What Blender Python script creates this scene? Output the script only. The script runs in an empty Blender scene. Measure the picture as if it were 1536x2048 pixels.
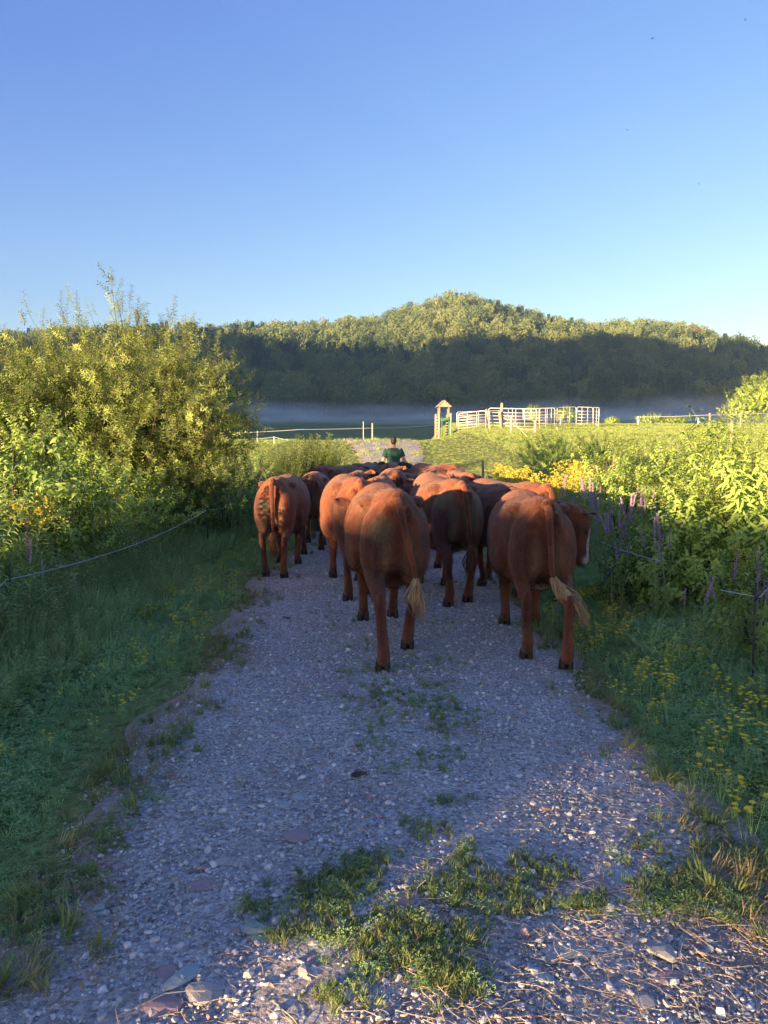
import bpy, math, random
import numpy as np
from mathutils import Vector, Matrix
R = math.radians
rs = np.random.RandomState(7); random.seed(7)
sc = bpy.context.scene
COL = sc.collection

# ------------------------------------------------------------------ camera
F = 1539.0; CAMZ = 1.66; PITCH = math.atan(114 / F)
cam = bpy.data.cameras.new('camera'); camo = bpy.data.objects.new('camera', cam); COL.objects.link(camo)
camo.location = (0, 0, CAMZ); camo.rotation_euler = (math.pi / 2 - PITCH, 0, 0)
cam.sensor_fit = 'VERTICAL'; cam.sensor_height = 36; cam.lens = 36 * F / 2048
cam.clip_start = .05; cam.clip_end = 8000
sc.camera = camo
# ------------------------------------------------------------------ sky, sun, exposure
SUN_AZ = R(42)      # sun stands behind the camera, this far round to the left
SUN_EL = R(5.0)
tosun = np.array([-math.sin(SUN_AZ) * math.cos(SUN_EL), -math.cos(SUN_AZ) * math.cos(SUN_EL), math.sin(SUN_EL)])
w = bpy.data.worlds.new('World'); sc.world = w; w.use_nodes = True
nt = w.node_tree; bg = nt.nodes['Background']
sky = nt.nodes.new('ShaderNodeTexSky'); sky.sky_type = 'NISHITA'; sky.sun_disc = False
sky.sun_elevation = SUN_EL; sky.sun_rotation = math.atan2(tosun[0], tosun[1])
sky.air_density = 1.0; sky.dust_density = 0.3; sky.ozone_density = 1.6; sky.altitude = 200
sep = nt.nodes.new('ShaderNodeSeparateColor'); cmb = nt.nodes.new('ShaderNodeCombineColor'); nt.links.new(sky.outputs[0], sep.inputs[0])
for i_, (g_, k_) in enumerate(((1.35, .315), (1.2, .312), (.6, .665))):      # deeper morning blue over the whole sky
    pw = nt.nodes.new('ShaderNodeMath'); pw.operation = 'POWER'; pw.inputs[1].default_value = g_; ml = nt.nodes.new('ShaderNodeMath'); ml.operation = 'MULTIPLY'; ml.inputs[1].default_value = k_
    nt.links.new(sep.outputs[i_], pw.inputs[0]); nt.links.new(pw.outputs[0], ml.inputs[0]); nt.links.new(ml.outputs[0], cmb.inputs[i_])
nt.links.new(cmb.outputs[0], bg.inputs[0]); bg.inputs[1].default_value = 0.15
sun = bpy.data.lights.new('sun', 'SUN'); suno = bpy.data.objects.new('sun', sun); COL.objects.link(suno)
sun.energy = 4.4; sun.angle = R(.5); sun.color = (1.0, .68, .37)
suno.rotation_euler = Vector(tosun).to_track_quat('Z', 'Y').to_euler()
suno.location = (-30, -30, 30)
vs = sc.view_settings; vs.view_transform = 'Standard'; vs.look = 'None'; vs.gamma = 1; vs.use_curve_mapping = False
vs.exposure = 2.58
sc.cycles.max_bounces = 6; sc.cycles.transmission_bounces = 3; sc.cycles.transparent_max_bounces = 6
sc.cycles.diffuse_bounces = 3; sc.cycles.glossy_bounces = 2; sc.cycles.volume_bounces = 1
sc.cycles.use_denoising = True; sc.cycles.use_adaptive_sampling = True; sc.cycles.adaptive_threshold = .015

# ------------------------------------------------------------------ helpers
def P(u, v, Y):
    dx = (u - 768) / F; dy = (1024 - v) / F
    d = np.array([dx, math.cos(PITCH) + dy * math.sin(PITCH), -math.sin(PITCH) + dy * math.cos(PITCH)])
    return np.array([0, 0, CAMZ]) + d * (Y / d[1])
def X(u, Y): return (u - 768) / F * Y / math.cos(PITCH) * .9975
def smooth1(a, n):
    k = np.ones(n) / n; return np.convolve(np.pad(a, n // 2, mode='edge'), k, mode='valid')[:len(a)]
YT = np.linspace(-60, 400, 921)
ZL = smooth1(np.interp(YT, [-60, 10, 16, 24, 33, 40, 46, 52, 58, 80, 110, 150, 250, 400], [0, 0, .04, .36, 1.2, 1.93, 2.4, 2.68, 2.6, .8, 1.2, 4.2, 10.6, 21.5]), 11)
ZR = smooth1(np.interp(YT, [-60, 10, 16, 24, 33, 46, 56, 65, 75, 85, 95, 130, 180, 250, 400], [0, 0, .15, .62, 1.5, 2.75, 3.4, 3.95, 4.55, 5.1, 5.0, 3.0, 5.5, 10.6, 21.5]), 11)
def sstep(a, b, x):
    t = np.clip((x - a) / (b - a), 0, 1); return t * t * (3 - 2 * t)
RU = [-700, -300, 0, 400, 500, 600, 650, 700, 760, 800, 850, 890, 930, 970, 1000, 1050, 1100, 1150, 1200, 1250, 1300, 1350, 1400, 1450, 1500, 1536, 1700, 2100]
RV = [720, 690, 660, 640, 640, 638, 640, 632, 625, 610, 596, 585, 585, 592, 604, 615, 630, 637, 640, 634, 634, 647, 666, 686, 712, 726, 770, 840]
YR = 750.0
def wob(x, y):
    return (np.sin(x * .021 + 1.3) * np.cos(y * .017) + .6 * np.sin(x * .053 + y * .031) + .4 * np.sin(x * .11 - y * .07))
def terr(x, y):
    x = np.asarray(x, float); y = np.asarray(y, float)
    yy = np.clip(y, -60, 400)
    wgt = sstep(1.8, 6.0, x - .02 * np.maximum(y - 20, 0))
    z = np.interp(yy, YT, ZL) * (1 - wgt) + np.interp(yy, YT, ZR) * wgt
    # slight fall beyond the left verge
    z = z - .25 * sstep(-3.2, -5.5, x) * sstep(45, 20, y)
    z = z + .05 * np.sin(x * .9 + y * .35) * np.sin(y * .27 + 1) * sstep(2.5, 8, np.abs(x)) * sstep(200, 80, y)
    u = x / YR * F + 768
    rr = CAMZ + (910 - np.interp(u, RU, RV)) / F * YR - 18
    t = np.clip((y - 395) / (YR - 395), 0, 1)
    S = .85 * t + .15 * sstep(0, 1, t)
    hz = 21.5 + (rr - 21.5) * S + wob(x, y) * 3.5 * np.sin(t * math.pi)
    fall = np.clip(1 - (y - YR) / 700, 0, 1)
    hz = np.where(y > YR, 10 + (rr - 10) * fall, hz)
    return np.where(y > 395, hz, z)
def T(x, y): return float(terr(x, y))
GY = np.concatenate([np.arange(1.5, 12, .02), np.arange(12, 120, .1)])
def G(u, v):
    "ground point seen at pixel u,v"
    d = P(u, v, 1.0) - np.array([0, 0, CAMZ]); p = np.array([0, 0, CAMZ]) + GY[:, None] * d
    k = np.nonzero(p[:, 2] <= terr(p[:, 0], p[:, 1]))[0]
    return p[k[0]] if len(k) else p[-1]
def roadL(y): return np.interp(y, [0, 2.4, 3.9, 5.5, 10.5, 14, 24, 31, 45, 55, 62], [-1.22, -1.27, -1.45, -1.40, -1.75, -1.6, -.95, -.75, -2.0, -3.6, -5.5])
def roadR(y): return np.interp(y, [0, 3.4, 5.8, 9, 14, 24, 31, 45, 55, 62], [1.48, 1.5, 1.55, 1.6, 1.65, 1.65, 1.7, 2.1, 1.6, .8])

def prop(o, label=None, cat=None, group=None, kind=None):
    if label: o['label'] = label
    if cat: o['category'] = cat
    if group: o['group'] = group
    if kind: o['kind'] = kind
    return o
def mesh(name, V, Fs, mats=None, smooth=False, mi=None):
    me = bpy.data.meshes.new(name)
    V = np.asarray(V, np.float32).reshape(-1, 3)
    if isinstance(Fs, np.ndarray):
        n, k = Fs.shape
        me.vertices.add(len(V)); me.vertices.foreach_set('co', V.ravel())
        me.loops.add(n * k); me.loops.foreach_set('vertex_index', Fs.astype(np.int32).ravel())
        me.polygons.add(n); me.polygons.foreach_set('loop_start', np.arange(0, n * k, k, dtype=np.int32))
        me.update(calc_edges=True)
    else:
        me.from_pydata(V.tolist(), [], [tuple(int(i) for i in f) for f in Fs])
    if mats:
        for m in (mats if isinstance(mats, (list, tuple)) else [mats]): me.materials.append(m)
    if mi is not None: me.polygons.foreach_set('material_index', np.asarray(mi, np.int32))
    if smooth: me.polygons.foreach_set('use_smooth', np.ones(len(me.polygons), bool))
    me.update(); return me
def ob(name, me, parent=None, loc=None, rot=None, scale=None):
    o = bpy.data.objects.new(name, me); COL.objects.link(o)
    if parent: o.parent = parent
    if loc is not None: o.location = tuple(float(c) for c in loc)
    if rot is not None: o.rotation_euler = rot
    if scale is not None: o.scale = (scale,) * 3 if np.isscalar(scale) else scale
    return o
def empty(name, loc, rz=0, label=None, cat=None, group=None):
    o = ob(name, None, None, loc, (0, 0, rz)); o.empty_display_size = .1
    return prop(o, label, cat, group)
class MB:
    def __init__(s): s.V = []; s.F = []; s.M = []; s.n = 0
    def add(s, V, Fs, m=0):
        V = np.asarray(V, float).reshape(-1, 3)
        s.V.append(V); s.F += [tuple(int(i) + s.n for i in f) for f in Fs]; s.M += [m] * len(Fs); s.n += len(V); return s
    def box(s, c, d, rot=None, m=0):
        v = np.array([[x, y, z] for x in (-.5, .5) for y in (-.5, .5) for z in (-.5, .5)]) * np.array(d)
        if rot is not None: v = v @ np.array(rot).T
        return s.add(v + np.array(c), [(0, 1, 3, 2), (4, 6, 7, 5), (0, 4, 5, 1), (2, 3, 7, 6), (0, 2, 6, 4), (1, 5, 7, 3)], m)
    def tube(s, pts, rad, seg=8, m=0, cap=True, side=None):
        V, Fs = tube(pts, rad, seg, cap, side); return s.add(V, Fs, m)
    def mesh(s, name, mats, smooth=False): return mesh(name, np.concatenate(s.V), s.F, mats, smooth, s.M)
def catmull(pts, n):
    pts = np.asarray(pts, float)
    if len(pts) < 3:
        t = np.linspace(0, 1, n + 1)[:, None]; return pts[0] * (1 - t) + pts[1] * t
    q = np.vstack([2 * pts[0] - pts[1], pts, 2 * pts[-1] - pts[-2]]); out = []
    for i in range(1, len(q) - 2):
        for t in np.arange(n) / n:
            out.append(.5 * ((2 * q[i]) + (-q[i - 1] + q[i + 1]) * t + (2 * q[i - 1] - 5 * q[i] + 4 * q[i + 1] - q[i + 2]) * t * t + (-q[i - 1] + 3 * q[i] - 3 * q[i + 1] + q[i + 2]) * t ** 3))
    out.append(q[-2]); return np.array(out)
def tube(pts, rad, seg=8, cap=True, side=None):
    "tube round a polyline; rad scalar, list, or list of (a,b)"
    pts = np.asarray(pts, float); n = len(pts)
    r = np.asarray(rad, float)
    if r.ndim == 0: r = np.full((n, 2), float(r))
    elif r.ndim == 1: r = np.stack([r, r], 1)
    t = np.gradient(pts, axis=0); t /= np.linalg.norm(t, axis=1)[:, None] + 1e-9
    a = np.linspace(0, 2 * math.pi, seg, endpoint=False); V = []
    ref = np.array(side if side is not None else ([1, 0, 0] if abs(t[0][0]) < .8 else [0, 1, 0]), float)
    for i in range(n):
        s_ = ref - t[i] * ref.dot(t[i]); s_ /= np.linalg.norm(s_) + 1e-9; o_ = np.cross(t[i], s_)
        if side is None: ref = s_
        V.append(pts[i] + np.outer(np.cos(a) * r[i, 0], s_) + np.outer(np.sin(a) * r[i, 1], o_))
    V = np.concatenate(V); Fs = []
    for i in range(n - 1):
        for j in range(seg):
            k = (j + 1) % seg; Fs.append((i * seg + j, i * seg + k, (i + 1) * seg + k, (i + 1) * seg + j))
    if cap: Fs.append(tuple(range(seg - 1, -1, -1))); Fs.append(tuple((n - 1) * seg + j for j in range(seg)))
    return V, Fs

# ------------------------------------------------------------------ materials
def newmat(name):
    m = bpy.data.materials.new(name); m.use_nodes = True; m.node_tree.nodes.clear(); return m, m.node_tree.nodes, m.node_tree.links
def ramp(N, stops):
    r = N.new('ShaderNodeValToRGB'); e = r.color_ramp.elements
    while len(e) < len(stops): e.new(.5)
    for i, (p, c) in enumerate(stops): e[i].position = p; e[i].color = (*c, 1)
    return r
def coords(N, L, kind='Object', scale=(1, 1, 1)):
    if kind == 'World': g = N.new('ShaderNodeNewGeometry'); o = g.outputs['Position']
    else: g = N.new('ShaderNodeTexCoord'); o = g.outputs[kind]
    m = N.new('ShaderNodeMapping'); m.inputs['Scale'].default_value = scale; L.new(o, m.inputs['Vector']); return m.outputs[0]
def noise(N, L, vec, sc_, det=4, rough=.6):
    n = N.new('ShaderNodeTexNoise'); n.inputs['Scale'].default_value = sc_; n.inputs['Detail'].default_value = det; n.inputs['Roughness'].default_value = rough
    L.new(vec, n.inputs['Vector']); return n.outputs['Fac']
def mixc(N, L, fac, a, b, mode='MIX'):
    m = N.new('ShaderNodeMix'); m.data_type = 'RGBA'; m.blend_type = mode
    for s, v in ((m.inputs[0], fac), (m.inputs[6], a), (m.inputs[7], b)):
        if isinstance(v, (int, float)): s.default_value = v
        elif isinstance(v, tuple): s.default_value = (*v, 1)
        else: L.new(v, s)
    return m.outputs[2]
def bump(N, L, h, strength=.5, dist=.02):
    b = N.new('ShaderNodeBump'); b.inputs['Strength'].default_value = strength; b.inputs['Distance'].default_value = dist; L.new(h, b.inputs['Height']); return b.outputs[0]
def out(N, L, sh):
    o = N.new('ShaderNodeOutputMaterial'); L.new(sh, o.inputs[0])
def simple(name, stops, scale=5, rough=.7, bs=.3, bd=.01, kind='Object', metal=0, stretch=(1, 1, 1), rnd=0, spec=.4):
    m, N, L = newmat(name); v = coords(N, L, kind, stretch); f = noise(N, L, v, scale)
    r = ramp(N, stops); L.new(f, r.inputs[0]); c = r.outputs[0]
    if rnd:
        oi = N.new('ShaderNodeObjectInfo'); mr = N.new('ShaderNodeMapRange'); mr.inputs[3].default_value = 1 - rnd; mr.inputs[4].default_value = 1 + rnd
        L.new(oi.outputs['Random'], mr.inputs[0]); hs = N.new('ShaderNodeHueSaturation'); L.new(c, hs.inputs['Color']); L.new(mr.outputs[0], hs.inputs['Value']); c = hs.outputs[0]
    p = N.new('ShaderNodeBsdfPrincipled'); L.new(c, p.inputs['Base Color']); p.inputs['Roughness'].default_value = rough; p.inputs['Metallic'].default_value = metal
    p.inputs['Specular IOR Level'].default_value = spec
    if bs: L.new(bump(N, L, f, bs, bd), p.inputs['Normal'])
    out(N, L, p.outputs[0]); return m
def leafmat(name, c1, c2, trans=.35, rough=.55, c3=None):
    m, N, L = newmat(name); oi = N.new('ShaderNodeObjectInfo'); v = coords(N, L, 'World')
    f = noise(N, L, v, 1.1, 2); ad = N.new('ShaderNodeMath'); ad.operation = 'MULTIPLY_ADD'; ad.inputs[1].default_value = .62; L.new(oi.outputs['Random'], ad.inputs[0])
    s2 = N.new('ShaderNodeMath'); s2.operation = 'SUBTRACT'; s2.inputs[1].default_value = .28; L.new(f, s2.inputs[0])
    va = N.new('ShaderNodeAttribute'); va.attribute_name = 'vary'; s4 = N.new('ShaderNodeMath'); s4.operation = 'ADD'; L.new(s2.outputs[0], s4.inputs[0]); L.new(va.outputs['Fac'], s4.inputs[1]); L.new(s4.outputs[0], ad.inputs[2])
    r = ramp(N, [(0, c1), (1, c2)] if c3 is None else [(0, c1), (.75, c2), (1, c3)]); L.new(ad.outputs[0], r.inputs[0])
    p = N.new('ShaderNodeBsdfPrincipled'); p.inputs['Roughness'].default_value = rough; p.inputs['Specular IOR Level'].default_value = .35; L.new(r.outputs[0], p.inputs['Base Color'])
    t = N.new('ShaderNodeBsdfTranslucent'); L.new(mixc(N, L, 1.0, r.outputs[0], (1.0, 1.0, .55), 'MULTIPLY'), t.inputs[0])
    x = N.new('ShaderNodeMixShader'); x.inputs[0].default_value = trans; L.new(p.outputs[0], x.inputs[1]); L.new(t.outputs[0], x.inputs[2]); out(N, L, x.outputs[0]); return m
M = {}
M['willow'] = leafmat('willow_leaf', (.12, .19, .045), (.32, .40, .12), .4)
M['shrub'] = leafmat('shrub_leaf', (0.13, 0.251, 0.057), (0.403, 0.546, 0.128), .35)
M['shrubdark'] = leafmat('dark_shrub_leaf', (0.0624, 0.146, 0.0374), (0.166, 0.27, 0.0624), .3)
M['weed'] = leafmat('weed_leaf', (.15, .26, .10), (.34, .46, .18), .42, c3=(.42, .38, .19))
M['verge'] = leafmat('clover_leaf', (.21, .39, .17), (.43, .60, .26), .42)
M['grass'] = leafmat('grass_blade', (0.103, 0.172, 0.06), (0.253, 0.333, 0.12), .3, c3=(0.46, 0.38, 0.204))
M['drygrass'] = leafmat('dry_grass_blade', (.22, .19, .09), (.38, .30, .16), .25)
M['field'] = leafmat('field_grass_blade', (0.125, 0.213, 0.0562), (0.275, 0.362, 0.1), .25, c3=(0.45, 0.388, 0.163))
M['gold'] = leafmat('goldenrod_flower', (.42, .36, .04), (.62, .52, .07), .3)
M['yellow'] = leafmat('trefoil_flower', (.75, .58, .03), (.9, .75, .08), .3)
M['purple'] = leafmat('loosestrife_flower', (.42, .17, .62), (.66, .34, .85), .3)
M['pink'] = leafmat('pink_flower', (.60, .22, .42), (.75, .36, .52), .3)
M['white_petal'] = leafmat('white_petal', (.7, .7, .66), (.8, .8, .75), .3)
M['forest'] = leafmat('forest_leaf', (.03, .07, .035), (.19, .24, .08), .15, .7, c3=(.26, .24, .08))
M['forestdark'] = leafmat('conifer_needle', (.05, .10, .05), (.11, .17, .07), .1, .7)
M['redleaf'] = leafmat('red_maple_leaf', (.22, .06, .03), (.35, .10, .05), .2)
M['bark'] = simple('bark', [(.3, (.035, .025, .018)), (.7, (.12, .09, .065))], 12, .9, .8, .02, stretch=(1, 1, .2))
M['wood'] = simple('weathered_wood', [(.3, (.20, .16, .11)), (.75, (.42, .36, .27))], 9, .85, .5, .01, stretch=(3, 3, .25))
M['greywood'] = simple('grey_wood', [(.3, (.13, .12, .105)), (.75, (.30, .28, .25))], 9, .9, .5, .01, stretch=(3, 3, .25))
M['steel'] = simple('galvanised_tube', [(.3, (.50, .48, .45)), (.7, (.68, .66, .62))], 4, .45, .1, .002, metal=.35)
M['greensteel'] = simple('green_painted_steel', [(.3, (.03, .11, .05)), (.7, (.06, .20, .09))], 8, .5, .1, .002)
M['white'] = simple('white_plastic', [(.3, (.6, .6, .58)), (.7, (.78, .78, .76))], 20, .5, .05)
M['wire'] = simple('polywire', [(.35, (.33, .37, .42)), (.65, (.58, .61, .65))], 90, .6, .1)
M['black'] = simple('black_plastic', [(.3, (.02, .02, .022)), (.7, (.05, .05, .05))], 20, .5, .05)
M['tin'] = simple('barn_board', [(.3, (.16, .12, .09)), (.7, (.25, .2, .16))], 5, .85, .2)
M['straw'] = simple('straw', [(.3, (.42, .31, .18)), (.7, (.66, .54, .36))], 30, .8, .1, rnd=.3)
M['stone'] = simple('grey_blue_stone', [(.25, (.37, .345, .33)), (.55, (.49, .47, .45)), (.8, (.62, .60, .58))], 18, .8, .5, .004, kind='World', rnd=.38)
M['slate'] = simple('blue_slate', [(.3, (.27, .32, .31)), (.7, (.38, .43, .42))], 22, .75, .5, .003)
M['purplestone'] = simple('purple_shale', [(.3, (.28, .19, .19)), (.7, (.40, .29, .28))], 22, .8, .5, .003)
M['palestone'] = simple('pale_stone', [(.3, (.27, .255, .235)), (.7, (.43, .41, .38))], 22, .8, .5, .004)
M['skin'] = simple('skin', [(.3, (.42, .21, .14)), (.7, (.50, .27, .18))], 8, .5, .1, .002)
M['shirt'] = simple('dark_green_cotton', [(.3, (.012, .05, .036)), (.7, (.028, .085, .06))], 7, .9, .5, .01)
M['denim'] = simple('grey_blue_denim', [(.3, (.10, .12, .16)), (.7, (.17, .19, .24))], 9, .9, .4, .006)
M['hair'] = simple('dark_brown_hair', [(.3, (.02, .013, .009)), (.7, (.06, .038, .024))], 60, .7, .6, .004)
M['boot'] = simple('brown_leather', [(.3, (.05, .03, .02)), (.7, (.12, .075, .045))], 20, .6, .3)
M['hoof'] = simple('hoof_horn', [(.3, (.018, .015, .013)), (.7, (.06, .05, .045))], 25, .6, .5, .004)
M['eye'] = simple('dark_eye', [(.3, (.006, .004, .003)), (.7, (.012, .008, .006))], 5, .08, 0)
M['switch'] = simple('blond_tail_hair', [(.25, (.20, .11, .05)), (.6, (.42, .30, .17)), (.85, (.62, .52, .36))], 9, .6, .3, .004, stretch=(3, 3, .5))
M['switchred'] = simple('red_tail_hair', [(.3, (.09, .03, .014)), (.7, (.24, .10, .045))], 14, .6, .3, .004, stretch=(3, 3, .5))

def coatmat():
    m, N, L = newmat('cattle_coat')
    oi = N.new('ShaderNodeObjectInfo')
    v = coords(N, L, 'Object'); a = noise(N, L, v, 3.2, 4); b = noise(N, L, coords(N, L, 'Object', (70, 22, 14)), 3.0, 3, .7)
    r = ramp(N, [(.3, (.028, .0068, .0036)), (.5, (.098, .0205, .0078)), (.7, (.215, .058, .019))]); L.new(a, r.inputs[0])
    hs = N.new('ShaderNodeHueSaturation'); L.new(r.outputs[0], hs.inputs['Color'])
    at0 = N.new('ShaderNodeAttribute'); at0.attribute_type = 'OBJECT'; at0.attribute_name = 'tone'; L.new(at0.outputs['Fac'], hs.inputs['Value'])
    at = N.new('ShaderNodeAttribute'); at.attribute_name = 'coat'      # markings with a shape of their own: r white, g tan, b manure
    sp = N.new('ShaderNodeSeparateColor'); L.new(at.outputs['Color'], sp.inputs[0])
    def edge(s, lo=.35, hi=.65):
        ad = N.new('ShaderNodeMath'); ad.operation = 'ADD'; L.new(s, ad.inputs[0]); sb = N.new('ShaderNodeMath'); sb.operation = 'MULTIPLY_ADD'; sb.inputs[1].default_value = .5; sb.inputs[2].default_value = -.25
        L.new(b, sb.inputs[0]); L.new(sb.outputs[0], ad.inputs[1]); mr = N.new('ShaderNodeMapRange'); mr.inputs[1].default_value = lo; mr.inputs[2].default_value = hi; L.new(ad.outputs[0], mr.inputs[0]); return mr.outputs[0]
    c = mixc(N, L, edge(sp.outputs[1], .2, 1.0), hs.outputs[0], (.20, .115, .055))
    c = mixc(N, L, edge(sp.outputs[2], .3, .75), c, (.085, .075, .04))
    c = mixc(N, L, edge(sp.outputs[0]), c, (.62, .58, .52))
    mul = N.new('ShaderNodeMapRange'); mul.inputs[3].default_value = .5; mul.inputs[4].default_value = 1.5; L.new(b, mul.inputs[0])
    cc = N.new('ShaderNodeHueSaturation'); L.new(c, cc.inputs['Color']); L.new(mul.outputs[0], cc.inputs['Value'])
    p = N.new('ShaderNodeBsdfPrincipled'); L.new(cc.outputs[0], p.inputs['Base Color']); p.inputs['Roughness'].default_value = .62; p.inputs['Specular IOR Level'].default_value = .3
    p.inputs['Sheen Weight'].default_value = .35; p.inputs['Sheen Tint'].default_value = (1, .6, .4, 1); p.inputs['Sheen Roughness'].default_value = .5
    big = N.new('ShaderNodeMath'); big.operation = 'MULTIPLY_ADD'; big.inputs[1].default_value = .3; L.new(b, big.inputs[0]); L.new(noise(N, L, coords(N, L, 'Object', (1.6, 1, .7)), 7, 3, .55), big.inputs[2])
    L.new(bump(N, L, big.outputs[0], 1.0, .045), p.inputs['Normal']); out(N, L, p.outputs[0]); return m
M['coat'] = coatmat()

# ------------------------------------------------------------------ ground and road
def groundmat():
    m, N, L = newmat('meadow_soil_and_turf'); v = coords(N, L, 'World')
    a = noise(N, L, v, .35, 5, .65); b = noise(N, L, v, 9, 5, .7)
    ra = ramp(N, [(.3, (.13, .17, .055)), (.55, (.20, .23, .075)), (.78, (.28, .26, .11))]); L.new(a, ra.inputs[0])
    rb = ramp(N, [(.3, (.45, .5, .45)), (.7, (1.25, 1.2, 1.1))]); L.new(b, rb.inputs[0])
    c = mixc(N, L, 1.0, ra.outputs[0], rb.outputs[0], 'MULTIPLY')
    p = N.new('ShaderNodeBsdfPrincipled'); L.new(c, p.inputs['Base Color']); p.inputs['Roughness'].default_value = .95; p.inputs['Specular IOR Level'].default_value = .1
    L.new(bump(N, L, b, .3, .012), p.inputs['Normal']); out(N, L, p.outputs[0]); return m
def roadmat():
    m, N, L = newmat('gravel_surface'); v = coords(N, L, 'World')
    vo = N.new('ShaderNodeTexVoronoi'); vo.inputs['Scale'].default_value = 55; vo.inputs['Randomness'].default_value = 1
    wv = N.new('ShaderNodeMix'); wv.data_type = 'VECTOR'
    L.new(v, vo.inputs['Vector'])
    v2 = N.new('ShaderNodeTexVoronoi'); v2.inputs['Scale'].default_value = 130; L.new(v, v2.inputs['Vector'])
    big = noise(N, L, v, 1.3, 5, .65); fine = noise(N, L, v, 60, 4, .75)
    hsv = N.new('ShaderNodeSeparateColor'); L.new(vo.outputs['Color'], hsv.inputs[0])
    r1 = ramp(N, [(0, (.28, .25, .245)), (.35, (.47, .44, .425)), (.7, (.59, .565, .54)), (1, (.72, .70, .67))]); L.new(hsv.outputs[0], r1.inputs[0])
    r2 = ramp(N, [(.3, (.45, .45, .47)), (.7, (1.35, 1.35, 1.36))]); L.new(fine, r2.inputs[0])
    c = mixc(N, L, 1.0, r1.outputs[0], r2.outputs[0], 'MULTIPLY')
    r3 = ramp(N, [(.42, (0, 0, 0)), (.72, (1, 1, 1))]); L.new(big, r3.inputs[0])
    mm = N.new('ShaderNodeMath'); mm.operation = 'MULTIPLY'; mm.inputs[1].default_value = .45; L.new(r3.outputs[0], mm.inputs[0])
    c = mixc(N, L, mm.outputs[0], c, (.32, .25, .20))
    ea = N.new('ShaderNodeAttribute'); ea.attribute_name = 'dirt'; em = N.new('ShaderNodeMath'); em.operation = 'MULTIPLY_ADD'; em.inputs[1].default_value = 1.6; L.new(big, em.inputs[0]); L.new(ea.outputs['Fac'], em.inputs[2])
    er = N.new('ShaderNodeMapRange'); er.inputs[1].default_value = 1.25; er.inputs[2].default_value = 1.75; er.inputs[4].default_value = .8; L.new(em.outputs[0], er.inputs[0]); c = mixc(N, L, er.outputs[0], c, mixc(N, L, fine, (.24, .16, .11), (.52, .37, .25)))
    p = N.new('ShaderNodeBsdfPrincipled'); L.new(c, p.inputs['Base Color']); p.inputs['Roughness'].default_value = .9; p.inputs['Specular IOR Level'].default_value = .2
    h = N.new('ShaderNodeMath'); h.operation = 'MULTIPLY_ADD'; h.inputs[1].default_value = -.3; L.new(vo.outputs['Distance'], h.inputs[0]); L.new(fine, h.inputs[2])
    L.new(bump(N, L, h.outputs[0], 1, .02), p.inputs['Normal']); out(N, L, p.outputs[0]); return m
M['ground'] = groundmat(); M['road'] = roadmat()
def steps(lo, mid, hi, d0, g):
    a = [mid]; d = d0
    while a[-1] < hi: a.append(a[-1] + d); d *= g
    b = [mid]; d = d0
    while b[-1] > lo: b.append(b[-1] - d); d *= g
    return np.array(sorted(set(b[1:] + a)))
xs = steps(-1800, 0, 1800, .35, 1.045); ys = steps(-350, 6, 3000, .35, 1.03)
ys = np.unique(np.concatenate([ys, np.arange(20, 100, 1.0), np.arange(100, 800, 12.)]))
gx, gy = np.meshgrid(xs, ys); gz = terr(gx, gy)
nx, ny = len(xs), len(ys)
idx = np.arange(nx * ny).reshape(ny, nx)
q = np.stack([idx[:-1, :-1], idx[:-1, 1:], idx[1:, 1:], idx[1:, :-1]], -1).reshape(-1, 4)
prop(ob('ground', mesh('ground', np.stack([gx, gy, gz], -1), q, M['ground'], True)), kind='structure')
ys2 = np.concatenate([np.arange(-3, 12, .08), np.arange(12, 63, .3)]); ts = np.linspace(0, 1, 34)
V = []
for y in ys2:
    l, r = roadL(y), roadR(y)
    l += .09 * math.sin(y * 2.3) + .06 * math.sin(y * 5.1); r += .09 * math.sin(y * 1.9 + 1) + .06 * math.sin(y * 4.3)
    x = l + (r - l) * ts
    z = terr(x, np.full_like(x, y)) + .008 + .020 * np.sin(np.pi * np.clip(ts * 2, 0, .5)) * np.sin(np.pi * np.clip((1 - ts) * 2, 0, .5))
    z += .02 * np.exp(-((ts - .5) / .13) ** 2) + .004 * np.sin(x * 13 + y * 7) * np.sin(y * 11)
    V.append(np.stack([x, np.full_like(x, y), z], -1))
n2 = len(ts); V = np.array(V); idx = np.arange(V.shape[0] * n2).reshape(-1, n2)
q = np.stack([idx[:-1, :-1], idx[:-1, 1:], idx[1:, 1:], idx[1:, :-1]], -1).reshape(-1, 4)
rm = mesh('gravel_road', V, q, M['road'], True); at = rm.attributes.new('dirt', 'FLOAT', 'POINT'); tt = np.tile(ts, V.shape[0]) if V.ndim == 2 else np.tile(ts, V.shape[0])
at.data.foreach_set('value', (np.exp(-tt / .13) + np.exp(-(1 - tt) / .11) + .25 * np.exp(-((tt - .5) / .1) ** 2)).astype(np.float32)); prop(ob('gravel_road', rm), kind='structure')
def RZ(x, y):
    l, r = roadL(y), roadR(y); t = (x - l) / (r - l)
    on = (t > 0) & (t < 1)
    return terr(x, y) + np.where(on, .01 + .018 * np.sin(np.pi * np.clip(np.clip(t, 0, 1) * 2, 0, .5)) * np.sin(np.pi * np.clip(np.clip(1 - t, 0, 1) * 2, 0, .5)) + .02 * np.exp(-((t - .5) / .13) ** 2), 0)

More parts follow.
